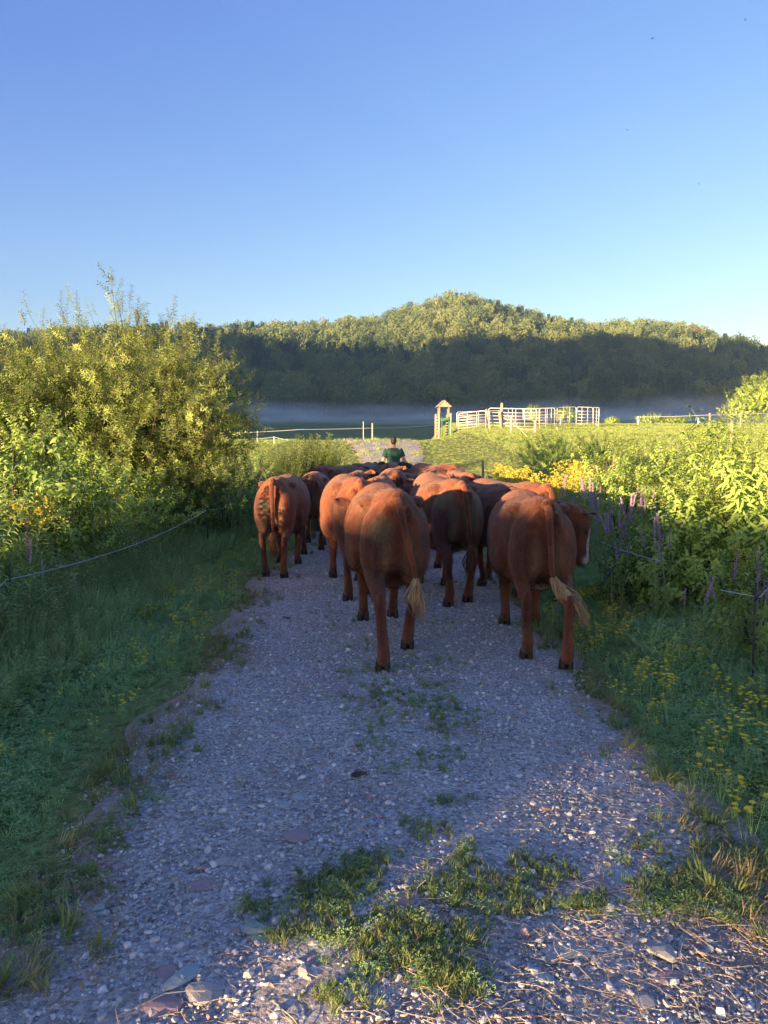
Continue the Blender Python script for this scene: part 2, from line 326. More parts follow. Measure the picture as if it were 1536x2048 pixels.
# ------------------------------------------------------------------ scatter by geometry nodes
def scatter(name, pts, rot, scl, idx, protos, parent=None, kind='stuff', label=None, cat=None, flat=None):
    me = bpy.data.meshes.new(name); n = len(pts)
    me.vertices.add(n); me.vertices.foreach_set('co', np.asarray(pts, np.float32).ravel())
    for nm, ty, d, k in (('rot', 'FLOAT_VECTOR', rot, 'vector'), ('scl', 'FLOAT_VECTOR', scl, 'vector'), ('idx', 'INT', idx, 'value')):
        at = me.attributes.new(nm, ty, 'POINT'); at.data.foreach_set(k, np.asarray(d, np.int32 if k == 'value' else np.float32).ravel())
    o = ob(name, me, parent); prop(o, label, cat, None, kind)
    ng = bpy.data.node_groups.new(name, 'GeometryNodeTree'); N, L = ng.nodes, ng.links
    ng.interface.new_socket('Geometry', in_out='INPUT', socket_type='NodeSocketGeometry'); ng.interface.new_socket('Geometry', in_out='OUTPUT', socket_type='NodeSocketGeometry')
    gi = N.new('NodeGroupInput'); go = N.new('NodeGroupOutput'); iop = N.new('GeometryNodeInstanceOnPoints'); j = N.new('GeometryNodeJoinGeometry')
    for p in reversed(protos):
        oi = N.new('GeometryNodeObjectInfo'); oi.inputs['Object'].default_value = p
        g2 = N.new('GeometryNodeGeometryToInstance'); L.new(oi.outputs['Geometry'], g2.inputs[0]); L.new(g2.outputs[0], j.inputs[0])
    L.new(gi.outputs[0], iop.inputs['Points']); L.new(j.outputs[0], iop.inputs['Instance']); iop.inputs['Pick Instance'].default_value = True
    for nm, ty, sock in (('rot', 'FLOAT_VECTOR', 'Rotation'), ('scl', 'FLOAT_VECTOR', 'Scale'), ('idx', 'INT', 'Instance Index')):
        na = N.new('GeometryNodeInputNamedAttribute'); na.data_type = ty; na.inputs['Name'].default_value = nm
        L.new([s for s in na.outputs if s.enabled and s.name == 'Attribute'][0], iop.inputs[sock])
    L.new(iop.outputs[0], go.inputs[0])
    md = o.modifiers.new('scatter', 'NODES'); md.node_group = ng
    return o
def proto(name, me): return bpy.data.objects.new(name, me)
def dir2rot(d, jit=0):
    d = np.asarray(d, float); d = d + rs.normal(0, 1, d.shape) * jit if jit else d
    d = d / (np.linalg.norm(d, axis=1)[:, None] + 1e-9)
    return np.stack([np.zeros(len(d)), np.arccos(np.clip(d[:, 2], -1, 1)), np.arctan2(d[:, 1], d[:, 0])], 1)
def uprot(n, tilt=.25): return np.stack([rs.normal(0, tilt, n), rs.normal(0, tilt, n), rs.uniform(0, 6.28, n)], 1)
def s3(s): s = np.asarray(s); return np.stack([s, s, s], 1)

# leaf geometry: V (n,4..) quads folded along the midrib
def leaf(base, d, n, L_, W, droop=.2, fold=.25, wide=.45):
    "six-vertex leaf, two quads, tip curling"
    d = d / (np.linalg.norm(d) + 1e-9); s = np.cross(d, n); s /= np.linalg.norm(s) + 1e-9; n = np.cross(s, d)
    m = base + d * L_ * wide; tip = base + d * L_ - n * droop * L_
    l = m + s * W / 2 + n * fold * W; r = m - s * W / 2 + n * fold * W
    l2 = base + d * L_ * .78 - n * droop * L_ * .45 + s * W * .33 + n * fold * W * .6; r2 = l2 - s * W * .66
    return [base, r, r2, tip, l2, l, m - n * .0], [(0, 1, 6, 5), (5, 6, 3, 4), (6, 1, 2, 3)]
def rnd_dir(up=0):
    v = rs.normal(0, 1, 3); v[2] += up; return v / np.linalg.norm(v)
def sprig(name, mat, L_, nl, ll, lw, spread=.9, droop=.15, stemr=.003, bend=.1, stem_mat='bark', start=.1):
    b = MB(); a = rs.uniform(0, 6.28); bx = np.array([math.cos(a), math.sin(a), 0]) * bend * L_
    f = lambda t: np.array([0, 0, L_ * t]) + bx * t * t
    b.tube([f(t) for t in np.linspace(0, 1, 4)], [stemr, stemr * .8, stemr * .6, stemr * .3], 3, 1, False)
    for i in range(nl):
        t = start + (1 - start) * (i + rs.uniform(0, .6)) / nl; ph = i * 2.4 + rs.uniform(-.4, .4)
        up = 1.1 - spread * rs.uniform(.6, 1.2)
        d = np.array([math.cos(ph), math.sin(ph), up]); d /= np.linalg.norm(d)
        k = rs.uniform(.7, 1.15) * (1 - .35 * t)
        V_, F_ = leaf(f(t), d, np.array([0, 0, 1.]) + rnd_dir() * .3, ll * k, lw * k, droop); b.add(V_, F_, 0)
    return proto(name, b.mesh(name, [M[mat], M[stem_mat]]))
WILLOW = [sprig('willow_sprig', 'willow', .40, 28, .10, .021, .8, .1) for _ in range(4)]
SHRUB = [sprig('shrub_sprig', 'shrub', .26, 15, .062, .034, 1.0, .25) for _ in range(4)]
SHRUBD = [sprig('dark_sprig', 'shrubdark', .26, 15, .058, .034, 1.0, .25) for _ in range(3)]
WEED = [sprig('weed_stalk', 'weed', .55, 44, .095, .026, 1.0, .3, .003, .15, 'weed', .02) for _ in range(4)]
VIB = [sprig('broad_sprig', 'shrub', .34, 14, .11, .052, 1.15, .45, .004) for _ in range(3)]
BIGL = [sprig('long_leaf_stalk', 'shrub', .6, 20, .15, .04, 1.0, .5, .005, .1, 'weed', .15) for _ in range(3)]
def feather(name, mat):
    b = MB()
    for s in range(4):
        a = s * 1.57 + rs.uniform(-.5, .5); r_ = np.array([math.cos(a), math.sin(a), 0]); sd = np.array([-r_[1], r_[0], 0])
        f = lambda t: np.array([0, 0, .22 * math.sin(t * 2.2)]) + r_ * .2 * t
        for t in np.linspace(.15, 1, 11):
            for sg in (-1, 1):
                w_ = .11 * math.sin(math.pi * (t * .85 + .1)); 
                V_, F_ = leaf(f(t), sd * sg + r_ * .6 + np.array([0, 0, .15]), np.array([0, 0, 1.]), w_, .024, .1); b.add(V_, F_, 0)
    return proto(name, b.mesh(name, [M[mat]]))
FEATH = [feather('feathery_leaf', 'weed') for _ in range(3)]
def clover(name, mat, R_=.09, n=34, h=.09, ls=.016):
    b = MB()
    for i in range(n):
        a = rs.uniform(0, 6.28); r_ = R_ * math.sqrt(rs.rand()); c = np.array([math.cos(a) * r_, math.sin(a) * r_, h * rs.uniform(.35, 1.1) * (1.1 - .4 * r_ / R_)])
        for k in range(3):
            p = rs.uniform(0, 6.28); d = np.array([math.cos(p), math.sin(p), rs.uniform(-.1, .7)]); V_, F_ = leaf(c, d, np.array([0, 0, 1.]) + rnd_dir() * .4, ls * rs.uniform(.8, 1.5), ls * .6, .1); b.add(V_, F_, 0)
    return proto(name, b.mesh(name, [M[mat]]))
CLOVER = [clover('clover_tuft', 'verge') for _ in range(4)]
def tuft(name, mat, n=26, h=.1, R_=.035, w_=.0035, lean=.6):
    b = MB()
    for i in range(n):
        a = rs.uniform(0, 6.28); r_ = R_ * math.sqrt(rs.rand()); o = np.array([math.cos(a) * r_, math.sin(a) * r_, 0]); hh = h * rs.uniform(.5, 1.15); ln = lean * hh * rs.uniform(.2, 1.2)
        a2 = a + rs.normal(0, .6); dv = np.array([math.cos(a2), math.sin(a2), 0]); sd = np.array([-dv[1], dv[0], 0]) * w_
        c0, c1, c2 = o, o + np.array([0, 0, hh * .6]) + dv * ln * .35, o + np.array([0, 0, hh * .95]) + dv * ln
        b.add([c0 - sd, c0 + sd, c1 + sd * .8, c1 - sd * .8, c2], [(0, 1, 2, 3), (3, 2, 4)], 0)
    return proto(name, b.mesh(name, [M[mat]]))
TUFT = [tuft('grass_tuft', 'grass') for _ in range(4)]
TUFTV = [tuft('verge_grass_tuft', 'verge', 22, .16, .05, .003, .7) for _ in range(3)]
DRYT = [tuft('dry_tuft', 'drygrass', 14, .07, .05, .002, 1.6) for _ in range(3)]
FIELD = [tuft('meadow_tuft', 'field', 30, .16, .22, .006, .5) for _ in range(4)]
LONGG = [tuft('long_grass_tuft', 'weed', 30, .55, .08, .005, .7) for _ in range(3)]
def trefoil(name, mat='yellow', n=5, h=.17, s=.015):
    b = MB()
    for i in range(n):
        a = rs.uniform(0, 6.28); c = np.array([math.cos(a) * .035, math.sin(a) * .035, h * rs.uniform(.75, 1.1)])
        b.tube([(0, 0, 0), c], .0012, 3, 1, False)
        for k in range(5):
            p = k * 1.26; V_, F_ = leaf(c, np.array([math.cos(p), math.sin(p), .5]), np.array([0, 0, 1.]), s, s * .8, 0); b.add(V_, F_, 0)
    return proto(name, b.mesh(name, [M[mat], M['verge']]))
TREF = [trefoil('trefoil_head') for _ in range(3)]
DAISY = [trefoil('white_head', 'white_petal', 2, .3, .012)]
def stonep(name, mat, flat=.45, sub=1):
    import bmesh
    bm = bmesh.new(); bmesh.ops.create_icosphere(bm, subdivisions=sub, radius=.5)
    ax = rs.uniform(.6, 1.15, 3)
    for v in bm.verts: 
        k = rs.uniform(.72, 1.1); v.co = Vector((v.co.x * k * ax[0], v.co.y * k * ax[1], v.co.z * flat * rs.uniform(.8, 1.1)))
    me = bpy.data.meshes.new(name); bm.to_mesh(me); bm.free(); me.materials.append(M[mat]); return proto(name, me)
STONES = [stonep('gravel_stone', 'stone', .5) for _ in range(6)] + [stonep('gravel_stone', 'purplestone', .4) for _ in range(2)] + [stonep('gravel_stone', 'slate', .35) for _ in range(2)]
def strawp():
    b = MB(); k = rs.normal(0, .25, 2)
    b.tube(catmull([(-.5, 0, .0), (-.15, k[0] * .3, .04), (.2, k[1] * .3, .06), (.5, k[0] * .4, .02)], 2), .007, 3, 0, False); return proto('straw_stem', b.mesh('straw_stem', M['straw']))
STRAW = [strawp() for _ in range(6)]

# gravel
n = 95000
y = 1.9 + 13 * rs.rand(n) ** 1.7; f_ = rs.uniform(-.02, 1.02, n); kp = rs.rand(n) < np.clip(np.minimum(f_, 1 - f_) / .12, .22, 1); y = y[kp]; f_ = f_[kp]; n = len(y); x = roadL(y) + (roadR(y) - roadL(y)) * f_
s = np.clip(rs.lognormal(math.log(.008), .58, n), .004, .042) * (1 + y * .05)
scatter('gravel', np.stack([x, y, RZ(x, y) + s * .12], 1), uprot(n, .35), s3(s), rs.choice(10, n, p=[.13] * 6 + [.06, .06, .05, .05]), STONES)
# straw litter
n = 5000; y = 2.0 + 10 * rs.rand(n) ** 1.4; x = rs.uniform(-1.35, 1.65, n)
nb = 1400; cx = rs.uniform(.1, 1.9, nb); cy = rs.uniform(2.05, 2.9, nb); x = np.concatenate([x, cx]); y = np.concatenate([y, cy])
nb = 4200; cy = 2.2 + 12 * rs.rand(nb); cx = np.where(rs.rand(nb) < .6, roadL(cy) + rs.normal(.1, .13, nb), roadR(cy) + rs.normal(-.05, .13, nb)); x = np.concatenate([x, cx]); y = np.concatenate([y, cy])
n = len(x); s = rs.lognormal(math.log(.06), .5, n)
scatter('straw_litter', np.stack([x, y, RZ(x, y) + .008], 1), uprot(n, .12), np.stack([s, s, np.minimum(s, .12)], 1), rs.randint(0, 6, n), STRAW)
n = 3200; y = 2.2 + 15 * rs.rand(n) ** 1.3; sd = rs.rand(n) < .55; x = np.where(sd, roadL(y) + np.abs(rs.normal(0, .22, n)) - .08, roadR(y) - np.abs(rs.normal(0, .17, n)) + .08)
kp = np.sin(y * 2.9 + sd * 2) + rs.normal(0, .8, n) > 0; x, y = x[kp], y[kp]; n = len(x)
scatter('edge_dry_grass', np.stack([x, y, RZ(x, y) - .003], 1), uprot(n, .5), s3(rs.uniform(.4, 1.1, n)), np.where(rs.rand(n) < .7, rs.randint(0, 3, n), 3 + rs.randint(0, 4, n)), DRYT + TUFT)
# grass patches on the road, centres measured on the photograph: u, v, half sizes in px
PATCH = [(745, 1470, 30, 45), (790, 1400, 70, 22), (850, 1425, 70, 22), (900, 1460, 50, 25), (720, 1352, 50, 14), (850, 1338, 80, 14), (690, 1240, 40, 12), (745, 1300, 40, 10), (850, 1550, 45, 14), (890, 1520, 30, 8),
         (640, 1800, 50, 28), (700, 1790, 55, 28), (745, 1755, 35, 22), (650, 1840, 60, 20), (510, 1838, 25, 14), (590, 1885, 45, 18), (690, 1900, 60, 25), (780, 1870, 60, 20), (900, 1800, 60, 26), (980, 1790, 60, 20), (1020, 1830, 70, 25),
         (1050, 1745, 30, 22), (1100, 1770, 50, 20), (930, 1740, 30, 20), (1180, 1830, 50, 16), (1320, 1780, 60, 30), (1400, 1800, 70, 35), (1470, 1820, 50, 35), (1340, 1825, 60, 25), (820, 1930, 50, 30), (790, 1960, 70, 25), (900, 1900, 60, 18),
         (880, 1980, 40, 28), (930, 2000, 35, 25), (660, 2030, 50, 15), (860, 1690, 30, 14), (840, 1670, 20, 10), (880, 1380, 40, 8), (1210, 1350, 40, 10), (1000, 1245, 60, 8), (870, 1250, 60, 8), (1250, 1440, 40, 20), (1330, 1560, 50, 18),
         (440, 1340, 30, 10), (400, 1420, 30, 14), (330, 1500, 40, 22), (270, 1590, 40, 24), (210, 1680, 40, 28), (140, 1780, 50, 32), (80, 1870, 50, 36), (670, 1410, 25, 6), (900, 1620, 30, 8), (1400, 1650, 40, 20), (1450, 1720, 50, 20), (1290, 1700, 30, 15), (1220, 1390, 35, 10)]
pp = []; ss = []
for u, v, a, b in PATCH:
    k = int(a * b * .07) + 6
    for _ in range(k):
        q = G(u + rs.normal(0, a * .72), v + rs.normal(0, b * .8)); pp.append(q); ss.append(rs.uniform(.2, .46))
pp = np.array(pp); n = len(pp); pp[:, 2] = RZ(pp[:, 0], pp[:, 1]) - .003
scatter('road_grass', pp, uprot(n, .45), s3(np.array(ss)), np.where(rs.rand(n) < .5, rs.randint(0, 4, n), 4 + rs.randint(0, 4, n)), TUFT + DRYT + CLOVER[:3])

# verges: low clover and grass
def band(n, x0f, x1f, y0, y1, p=1.5):
    y = y0 + (y1 - y0) * rs.rand(n) ** p; a = x0f(y); b = x1f(y); x = a + (b - a) * rs.rand(n); return x, y
inview = lambda x, y: np.abs(x) < .56 * y + .8
def put(name, x, y, scl, idx, protos, tilt=.25, dz=0, **k):
    keep = inview(x, y); x, y = x[keep], y[keep]; scl = np.asarray(scl)[keep]; idx = np.asarray(idx)[keep]
    return scatter(name, np.stack([x, y, RZ(x, y) + dz], 1), uprot(len(x), tilt), s3(scl), idx, protos, **k)
n = 24000; x, y = band(n, lambda y: roadL(y) - 2.4, lambda y: roadL(y) + .06 * np.sin(y * 3) - .06, 2, 26, 1.7)
hgt = np.clip((roadL(y) - x) / .8, .25, 1.25)
put('left_verge_plants', x, y, hgt * rs.uniform(.6, 1.3, n) * (1 + .45 * np.sin(x * 3.1 + 1) * np.sin(y * 2.3)), np.where(rs.rand(n) < .9, rs.randint(0, 4, n), 4 + rs.randint(0, 3, n)), CLOVER + TUFTV)
n = 19000; x, y = band(n, lambda y: roadR(y) - .06 * np.sin(y * 2), lambda y: roadR(y) + 2.3, 2.6, 26, 1.6)
hgt = np.clip((x - roadR(y)) / .5, .35, 1.25)
put('right_verge_plants', x, y, hgt * rs.uniform(.6, 1.3, n) * (1 + .45 * np.sin(x * 3.3) * np.sin(y * 2.1 + 1)), np.where(rs.rand(n) < .96, rs.randint(0, 4, n), 4 + rs.randint(0, 3, n)), CLOVER + TUFTV)
n = 760; x, y = band(n, lambda y: roadR(y) + .0, lambda y: roadR(y) + .95, 3.0, 11, 1.0)
cl = np.sin(x * 7 + 1) * np.sin(y * 5) + rs.normal(0, .5, n) > .15; x, y = x[cl], y[cl]; n = len(x)
put('yellow_trefoil_flowers', x, y, rs.uniform(.8, 1.3, n), rs.randint(0, 3, n), TREF, .1)
n = 260; x, y = band(n, lambda y: roadL(y) - .8, lambda y: roadL(y) - .1, 3.4, 14, .8)
cl = y + rs.normal(0, 2, n) > 6; x, y = x[cl], y[cl]; n = len(x)
put('sparse_trefoil_flowers', x, y, rs.uniform(.7, 1.1, n), rs.randint(0, 3, n), TREF, .1)

# undergrowth: weeds
n = 10000; x, y = band(n, lambda y: np.full_like(y, -4.6), lambda y: roadL(y) - .85, 3, 22, 1.5)
h = np.clip((roadL(y) - .7 - x) * .8, .5, 1.6)
put('left_weeds', x, y, h * rs.uniform(.7, 1.2, n), rs.choice(10, n, p=[.14] * 4 + [.09, .09, .09, .07, .05, .05]), WEED + FEATH + LONGG, .22)
n = 8000; x, y = band(n, lambda y: roadR(y) + .8, lambda y: np.full_like(y, 4.6) + .1 * y, 3, 22, 1.2)
h = np.clip((x - roadR(y) - .7) * .55, .4, 1.35)
put('right_weeds', x, y, h * rs.uniform(.7, 1.2, n), rs.choice(10, n, p=[.14] * 4 + [.09, .09, .09, .07, .05, .05]), WEED + FEATH + LONGG, .22)
n = 5200; y = 6 + 19 * rs.rand(n); x = np.where(rs.rand(n) < .5, -3.6 - (y * .3 + 1) * rs.rand(n), 4.9 + (y * .3 + 1) * rs.rand(n))
hh = np.where(x < 0, 1.1, 1.0) + .3 * np.sin(x * 1.3) * np.sin(y * .9)
zz = terr(x, y) + hh * rs.rand(n) ** .5 - .15
keep = inview(x, y) & ~((x > 0) & (y > 17))
n = keep.sum(); scatter('undergrowth', np.stack([x, y, zz], 1)[keep], uprot(n, .55), s3(rs.uniform(.8, 1.35, n)), rs.choice(14, n), SHRUB + SHRUBD + WEED + VIB)

# meadow grass
n = 90000; y = 17 + 75 * rs.rand(n) ** 1.2; x = rs.uniform(-.4, .62, n) * y
road = (x > roadL(np.minimum(y, 60)) - .0) & (x < roadR(np.minimum(y, 60)) + .0) & (y < 62)
keep = ~road & ~((y < 22) & (x > 3.2)) & ~((x < -3.2) & (y < 26)); x, y = x[keep], y[keep]; n = len(x)
scatter('meadow_grass', np.stack([x, y, terr(x, y) - .02], 1), uprot(n, .15), s3(rs.uniform(.15, .5, n) * (1 + .8 * (np.abs(x) > 6))), rs.randint(0, 4, n), FIELD)
n = 2600; y = rs.uniform(20, 62, n); x = roadL(y) + (roadR(y) - roadL(y)) * rs.rand(n)
scatter('thin_road_grass', np.stack([x, y, RZ(x, y)], 1), uprot(n, .2), s3(np.where(rs.rand(n) < .3, .35, 1.0) * rs.uniform(.5, 1.3, n)), np.where(rs.rand(n) < .88, rs.randint(0, 3, n), 3 + rs.randint(0, 4, n)), DRYT + FIELD)

# ------------------------------------------------------------------ baked foliage (real faces, one mesh per crown)
_pc = {}
def parr(p):
    if p.name not in _pc:
        me = p.data; v = np.zeros(len(me.vertices) * 3, np.float32); me.vertices.foreach_get('co', v)
        l = np.zeros(len(me.loops), np.int32); me.loops.foreach_get('vertex_index', l)
        t = np.zeros(len(me.polygons), np.int32); me.polygons.foreach_get('loop_total', t)
        m_ = np.zeros(len(me.polygons), np.int32); me.polygons.foreach_get('material_index', m_)
        _pc[p.name] = (v.reshape(-1, 3), l, t, m_, list(me.materials))
    return _pc[p.name]
def eulmat(r):
    a, b, c = r[:, 0], r[:, 1], r[:, 2]; ca, sa, cb, sb, cc, s_ = np.cos(a), np.sin(a), np.cos(b), np.sin(b), np.cos(c), np.sin(c)
    m = np.empty((len(r), 3, 3)); m[:, 0, 0] = cc * cb; m[:, 0, 1] = cc * sb * sa - s_ * ca; m[:, 0, 2] = cc * sb * ca + s_ * sa
    m[:, 1, 0] = s_ * cb; m[:, 1, 1] = s_ * sb * sa + cc * ca; m[:, 1, 2] = s_ * sb * ca - cc * sa; m[:, 2, 0] = -sb; m[:, 2, 1] = cb * sa; m[:, 2, 2] = cb * ca; return m
def bake(name, protos, pts, rot, scl, idx, parent=None, loc=(0, 0, 0), asmesh=False):
    pts = np.asarray(pts, float); Rm = eulmat(np.asarray(rot)); scl = np.asarray(scl, float); scl = s3(scl) if scl.ndim == 1 else scl
    VV, LL, TT, MM, AA = [], [], [], [], []; nv = 0; mats = []
    for k, p in enumerate(protos):
        v, l, t, m_, ms = parr(p); sel = np.where(idx == k)[0]
        if not len(sel): continue
        mp = []
        for q in ms:
            if q not in mats: mats.append(q)
            mp.append(mats.index(q))
        vv = np.einsum('nij,nvj->nvi', Rm[sel], v[None] * scl[sel][:, None]) + pts[sel][:, None]
        VV.append(vv.reshape(-1, 3)); LL.append((l[None] + (np.arange(len(sel)) * len(v))[:, None] + nv).ravel()); nv += len(sel) * len(v)
        TT.append(np.tile(t, len(sel))); MM.append(np.tile(np.array(mp)[m_], len(sel))); AA.append(np.repeat(rs.uniform(-.05, .55, len(sel)), len(v)))
    V_ = np.concatenate(VV).astype(np.float32); l = np.concatenate(LL).astype(np.int32); t = np.concatenate(TT).astype(np.int32)
    me = bpy.data.meshes.new(name); me.vertices.add(len(V_)); me.vertices.foreach_set('co', V_.ravel()); me.loops.add(len(l)); me.loops.foreach_set('vertex_index', l)
    me.polygons.add(len(t)); me.polygons.foreach_set('loop_start', np.concatenate([[0], np.cumsum(t)[:-1]]).astype(np.int32)); me.update(calc_edges=True)
    for q in mats: me.materials.append(q)
    me.polygons.foreach_set('material_index', np.concatenate(MM).astype(np.int32))
    at = me.attributes.new('vary', 'FLOAT', 'POINT'); at.data.foreach_set('value', np.concatenate(AA).astype(np.float32)); me.update()
    return me if asmesh else ob(name, me, parent)

# ------------------------------------------------------------------ willow tree and shrubs
def willow(loc, rx, rz_, h, ntgt, label, lo=.12, seed=3, perb=13, name='willow_tree', top=None):
    root = empty(name, loc, 0, label, 'tree'); root2 = np.array(loc, float)
    stems = []
    b = MB(); ns = 7
    for i in range(ns):
        a = i / ns * 6.28 + rs.uniform(-.3, .3); e = np.array([math.cos(a) * rx * rs.uniform(.25, .5), math.sin(a) * rz_ * rs.uniform(.25, .5), h * rs.uniform(.6, .75)])
        pts = catmull([(math.cos(a) * .12, math.sin(a) * .12, -.1), e * np.array([.3, .3, .42]) + rs.normal(0, .05, 3), e * np.array([.75, .75, .75]) + rs.normal(0, .08, 3), e], 5); stems.append(pts)
        r0 = rs.uniform(.035, .06)
        b.tube(pts, np.linspace(r0, .012, len(pts)), 6)
    ob('trunk', b.mesh('trunk', M['bark'], True), root)
    P_, D_ = [], []; tw = MB()
    for _ in range(ntgt):
        xn = rs.uniform(-1, 1); yn = rs.uniform(-1, 1) * math.sqrt(1 - xn * xn); zt = h * (1 - .24 * (xn * xn + yn * yn)) * (1 + .05 * math.sin(xn * 9 + 1) + .04 * math.sin(yn * 11))
        if top is not None: zt *= top(xn)
        zz = rs.rand() ** .75; wd = 1 - .35 * (1 - zz) ** 2; t_ = np.array([xn * rx * wd, yn * rz_ * wd, h * lo + (zt - h * lo) * zz])
        s_ = stems[rs.randint(ns)]; j = rs.randint(3, len(s_) - 2); s0 = s_[j]
        if s0[2] > t_[2] + .1: s0 = s_[max(1, int(j * t_[2] / max(s0[2], .1)) )]
        mid = (s0 + t_) / 2 + np.array([0, 0, -.05]) + rs.normal(0, .08, 3)
        pts = catmull([s0, mid, t_], 4); tw.tube(pts, np.linspace(.011, .003, len(pts)), 4, 0, False)
        for k in range(perb):
            t = .25 + .75 * (k + rs.rand()) / perb; f = t * (len(pts) - 1); i = min(int(f), len(pts) - 2); p = pts[i] + (pts[i + 1] - pts[i]) * (f - i)
            P_.append(p + rs.normal(0, .09, 3)); dd = (pts[i + 1] - pts[i]); dd = dd / (np.linalg.norm(dd) + 1e-9) + rs.normal(0, .75, 3) + np.array([0, 0, .3]); D_.append(dd)
        P_.append(t_); D_.append(np.array([0, 0, 1.]) + rs.normal(0, .25, 3))
    ob('branches', tw.mesh('branches', M['bark']), root)
    for _ in range(7):
        xn = rs.uniform(-.95, .75); yn = rs.uniform(-.6, .6); zt = h * (1 - .24 * (xn * xn + yn * yn)) * (top(xn) if top else 1)
        for k in range(2): P_.append(np.array([xn * rx * .93, yn * rz_, zt - .3 + k * .14]) + rs.normal(0, .02, 3)); D_.append(np.array([xn * .25, 0, 1.]) + rs.normal(0, .1, 3))
    P_ = np.array(P_); n = len(P_)
    bake('crown', WILLOW, P_, dir2rot(np.array(D_)), rs.uniform(.6, 1.15, n), rs.randint(0, 4, n), root)
    return root
willow((X(265, 14), 14, T(X(265, 14), 14) - .1), 2.35, 1.9, 4.75, 470, 'big rounded willow with narrow leaves beside the cattle track, left of the herd', top=lambda t: 1.0 - .32 * max(0, t - .35))
willow((X(-10, 13), 13, T(X(-10, 13), 13) - .1), 1.5, 1.6, 4.05, 240, 'smaller yellow lit willow cut by the left picture edge', perb=12)

def shrub(name, label, cat, u, v, Y, wpx, protos, n, group=None, depth=.8, base=None, szs=(.8, 1.3), stems=5, lift=.15):
    x = X(u, Y); g = T(x, Y) if base is None else base; h = P(u, v, Y)[2] - g; rx = wpx / F * Y / 2; ry = rx * depth
    root = empty(name, (x, Y, g), 0, label, cat, group); b = MB(); tips = []
    for i in range(stems):
        a = rs.uniform(0, 6.28); e = np.array([math.cos(a) * rx * .7 * rs.rand(), math.sin(a) * ry * .7 * rs.rand(), h * rs.uniform(.7, .95)]); pts = catmull([(rs.normal(0, .05), rs.normal(0, .05), -.05), e * .5 + rs.normal(0, .05, 3), e], 3); b.tube(pts, np.linspace(.012 + .006 * h, .004, len(pts)), 5); tips.append(e)
    ob('stems', b.mesh('stems', M['bark'], True), root)
    d = rs.normal(0, 1, (n, 3)); d /= np.linalg.norm(d, axis=1)[:, None]; q = rs.rand(n) ** .38
    lump = 1 + .16 * np.sin(d[:, 0] * 5 + u) * np.cos(d[:, 2] * 4 + v) + .12 * np.sin(d[:, 1] * 9 + d[:, 2] * 6 + u)
    p = d * (q * lump)[:, None] * np.array([rx, ry, h * (1 - lift) / 2]) + np.array([0, 0, h * (1 + lift) / 2])
    bake('foliage', protos, p, dir2rot(d + np.array([0, 0, .6]), .35), rs.uniform(*szs, n), rs.randint(0, len(protos), n), root)
    return root
GL = 'mixed shrubs crowding the left hedgerow'; GR = 'mixed shrubs crowding the right hedgerow'
for a in [
    ('broad leafed shrub at the left edge, sunlit, below the smaller willow', 40, 880, 9.2, 260, VIB, 230), ('rounded green shrub in front of the willow trunks', 200, 905, 11.6, 260, SHRUB, 330),
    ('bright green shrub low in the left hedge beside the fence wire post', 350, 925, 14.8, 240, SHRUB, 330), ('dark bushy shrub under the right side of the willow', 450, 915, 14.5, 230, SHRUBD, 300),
    ('loose shrub catching sun between willow base and left edge', 110, 950, 9.8, 230, SHRUB, 260), ('low shrub with lit tips above the drooping left fence wire', 270, 965, 13.0, 230, SHRUB, 300),
    ('yellow green bush filling the gap below the willow crown', 60, 800, 12, 260, SHRUB, 330)]:
    shrub('hedge_shrub', a[0].lower(), 'shrub', *a[1:5], a[5], a[6], GL)
for a in [
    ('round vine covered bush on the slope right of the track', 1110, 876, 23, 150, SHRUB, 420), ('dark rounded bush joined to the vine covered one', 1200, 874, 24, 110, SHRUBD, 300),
    ('sunlit shrub with yellowing leaves beyond the purple flowers', 1330, 895, 12.5, 230, SHRUB, 420), ('tall sunlit sapling with upright shoots left of the wood post', 1420, 850, 13, 130, SHRUB, 260),
    ('broad sunlit shrub at the right edge above the shade line', 1500, 862, 11.5, 190, SHRUB, 360), ('lush shrub with long drooping leaves at the right edge', 1490, 930, 8.0, 240, BIGL, 70),
    ('drooping long leafed shrub half in shade beneath the sunlit one', 1400, 985, 7.9, 230, SHRUB, 260), ('shrub with hanging broad leaves in the shade near the right wire', 1330, 1085, 7.8, 190, SHRUB, 150),
    ('small sunlit bush with pale leaves behind the goldenrod', 1215, 905, 15, 110, SHRUB, 170), ('sunlit tangle of small leaved bush in mid hedge', 1260, 925, 12, 170, SHRUB, 260),
    ('shaded grey green bush at the right edge under the fence wire', 1530, 1130, 5.9, 150, SHRUB, 90), ('pale bushy weed clump between purple flowers and trefoil', 1285, 1110, 8.0, 130, SHRUBD, 60)]:
    shrub('hedge_shrub', a[0], 'shrub', *a[1:5], a[5], a[6], GR)
# willow whips lit by the sun, beside the track on the left
whips = [sprig('whip', 'willow', 1.0, 60, .12, .03, .55, .1, .005, .05) for _ in range(3)]
for i, (u, v, Y, wd, lab) in enumerate([(618, 862, 26, 75, 'tall clump of sunlit willow whips left of the walking man'), (560, 886, 25, 80, 'lower clump of yellow lit whips beside the fence'), (655, 897, 28, 40, 'sparse leaning willow shoots nearest the track bend')]):
    x = X(u, Y); g = T(x, Y); h = P(u, v, Y)[2] - g; n = 80; rx = wd / F * Y / 2
    root = empty('willow_whips', (x, Y, g), 0, lab, 'shrub', 'young willow clumps by the track'); p = np.stack([rs.normal(0, rx * .55, n), rs.normal(0, .25, n), np.full(n, -.05)], 1)
    bake('foliage', whips, p, dir2rot(np.stack([p[:, 0] * .25 + .06, p[:, 1] * .2, np.ones(n)], 1), .06), h * rs.uniform(.5, 1.0, n), rs.randint(0, 3, n), root)
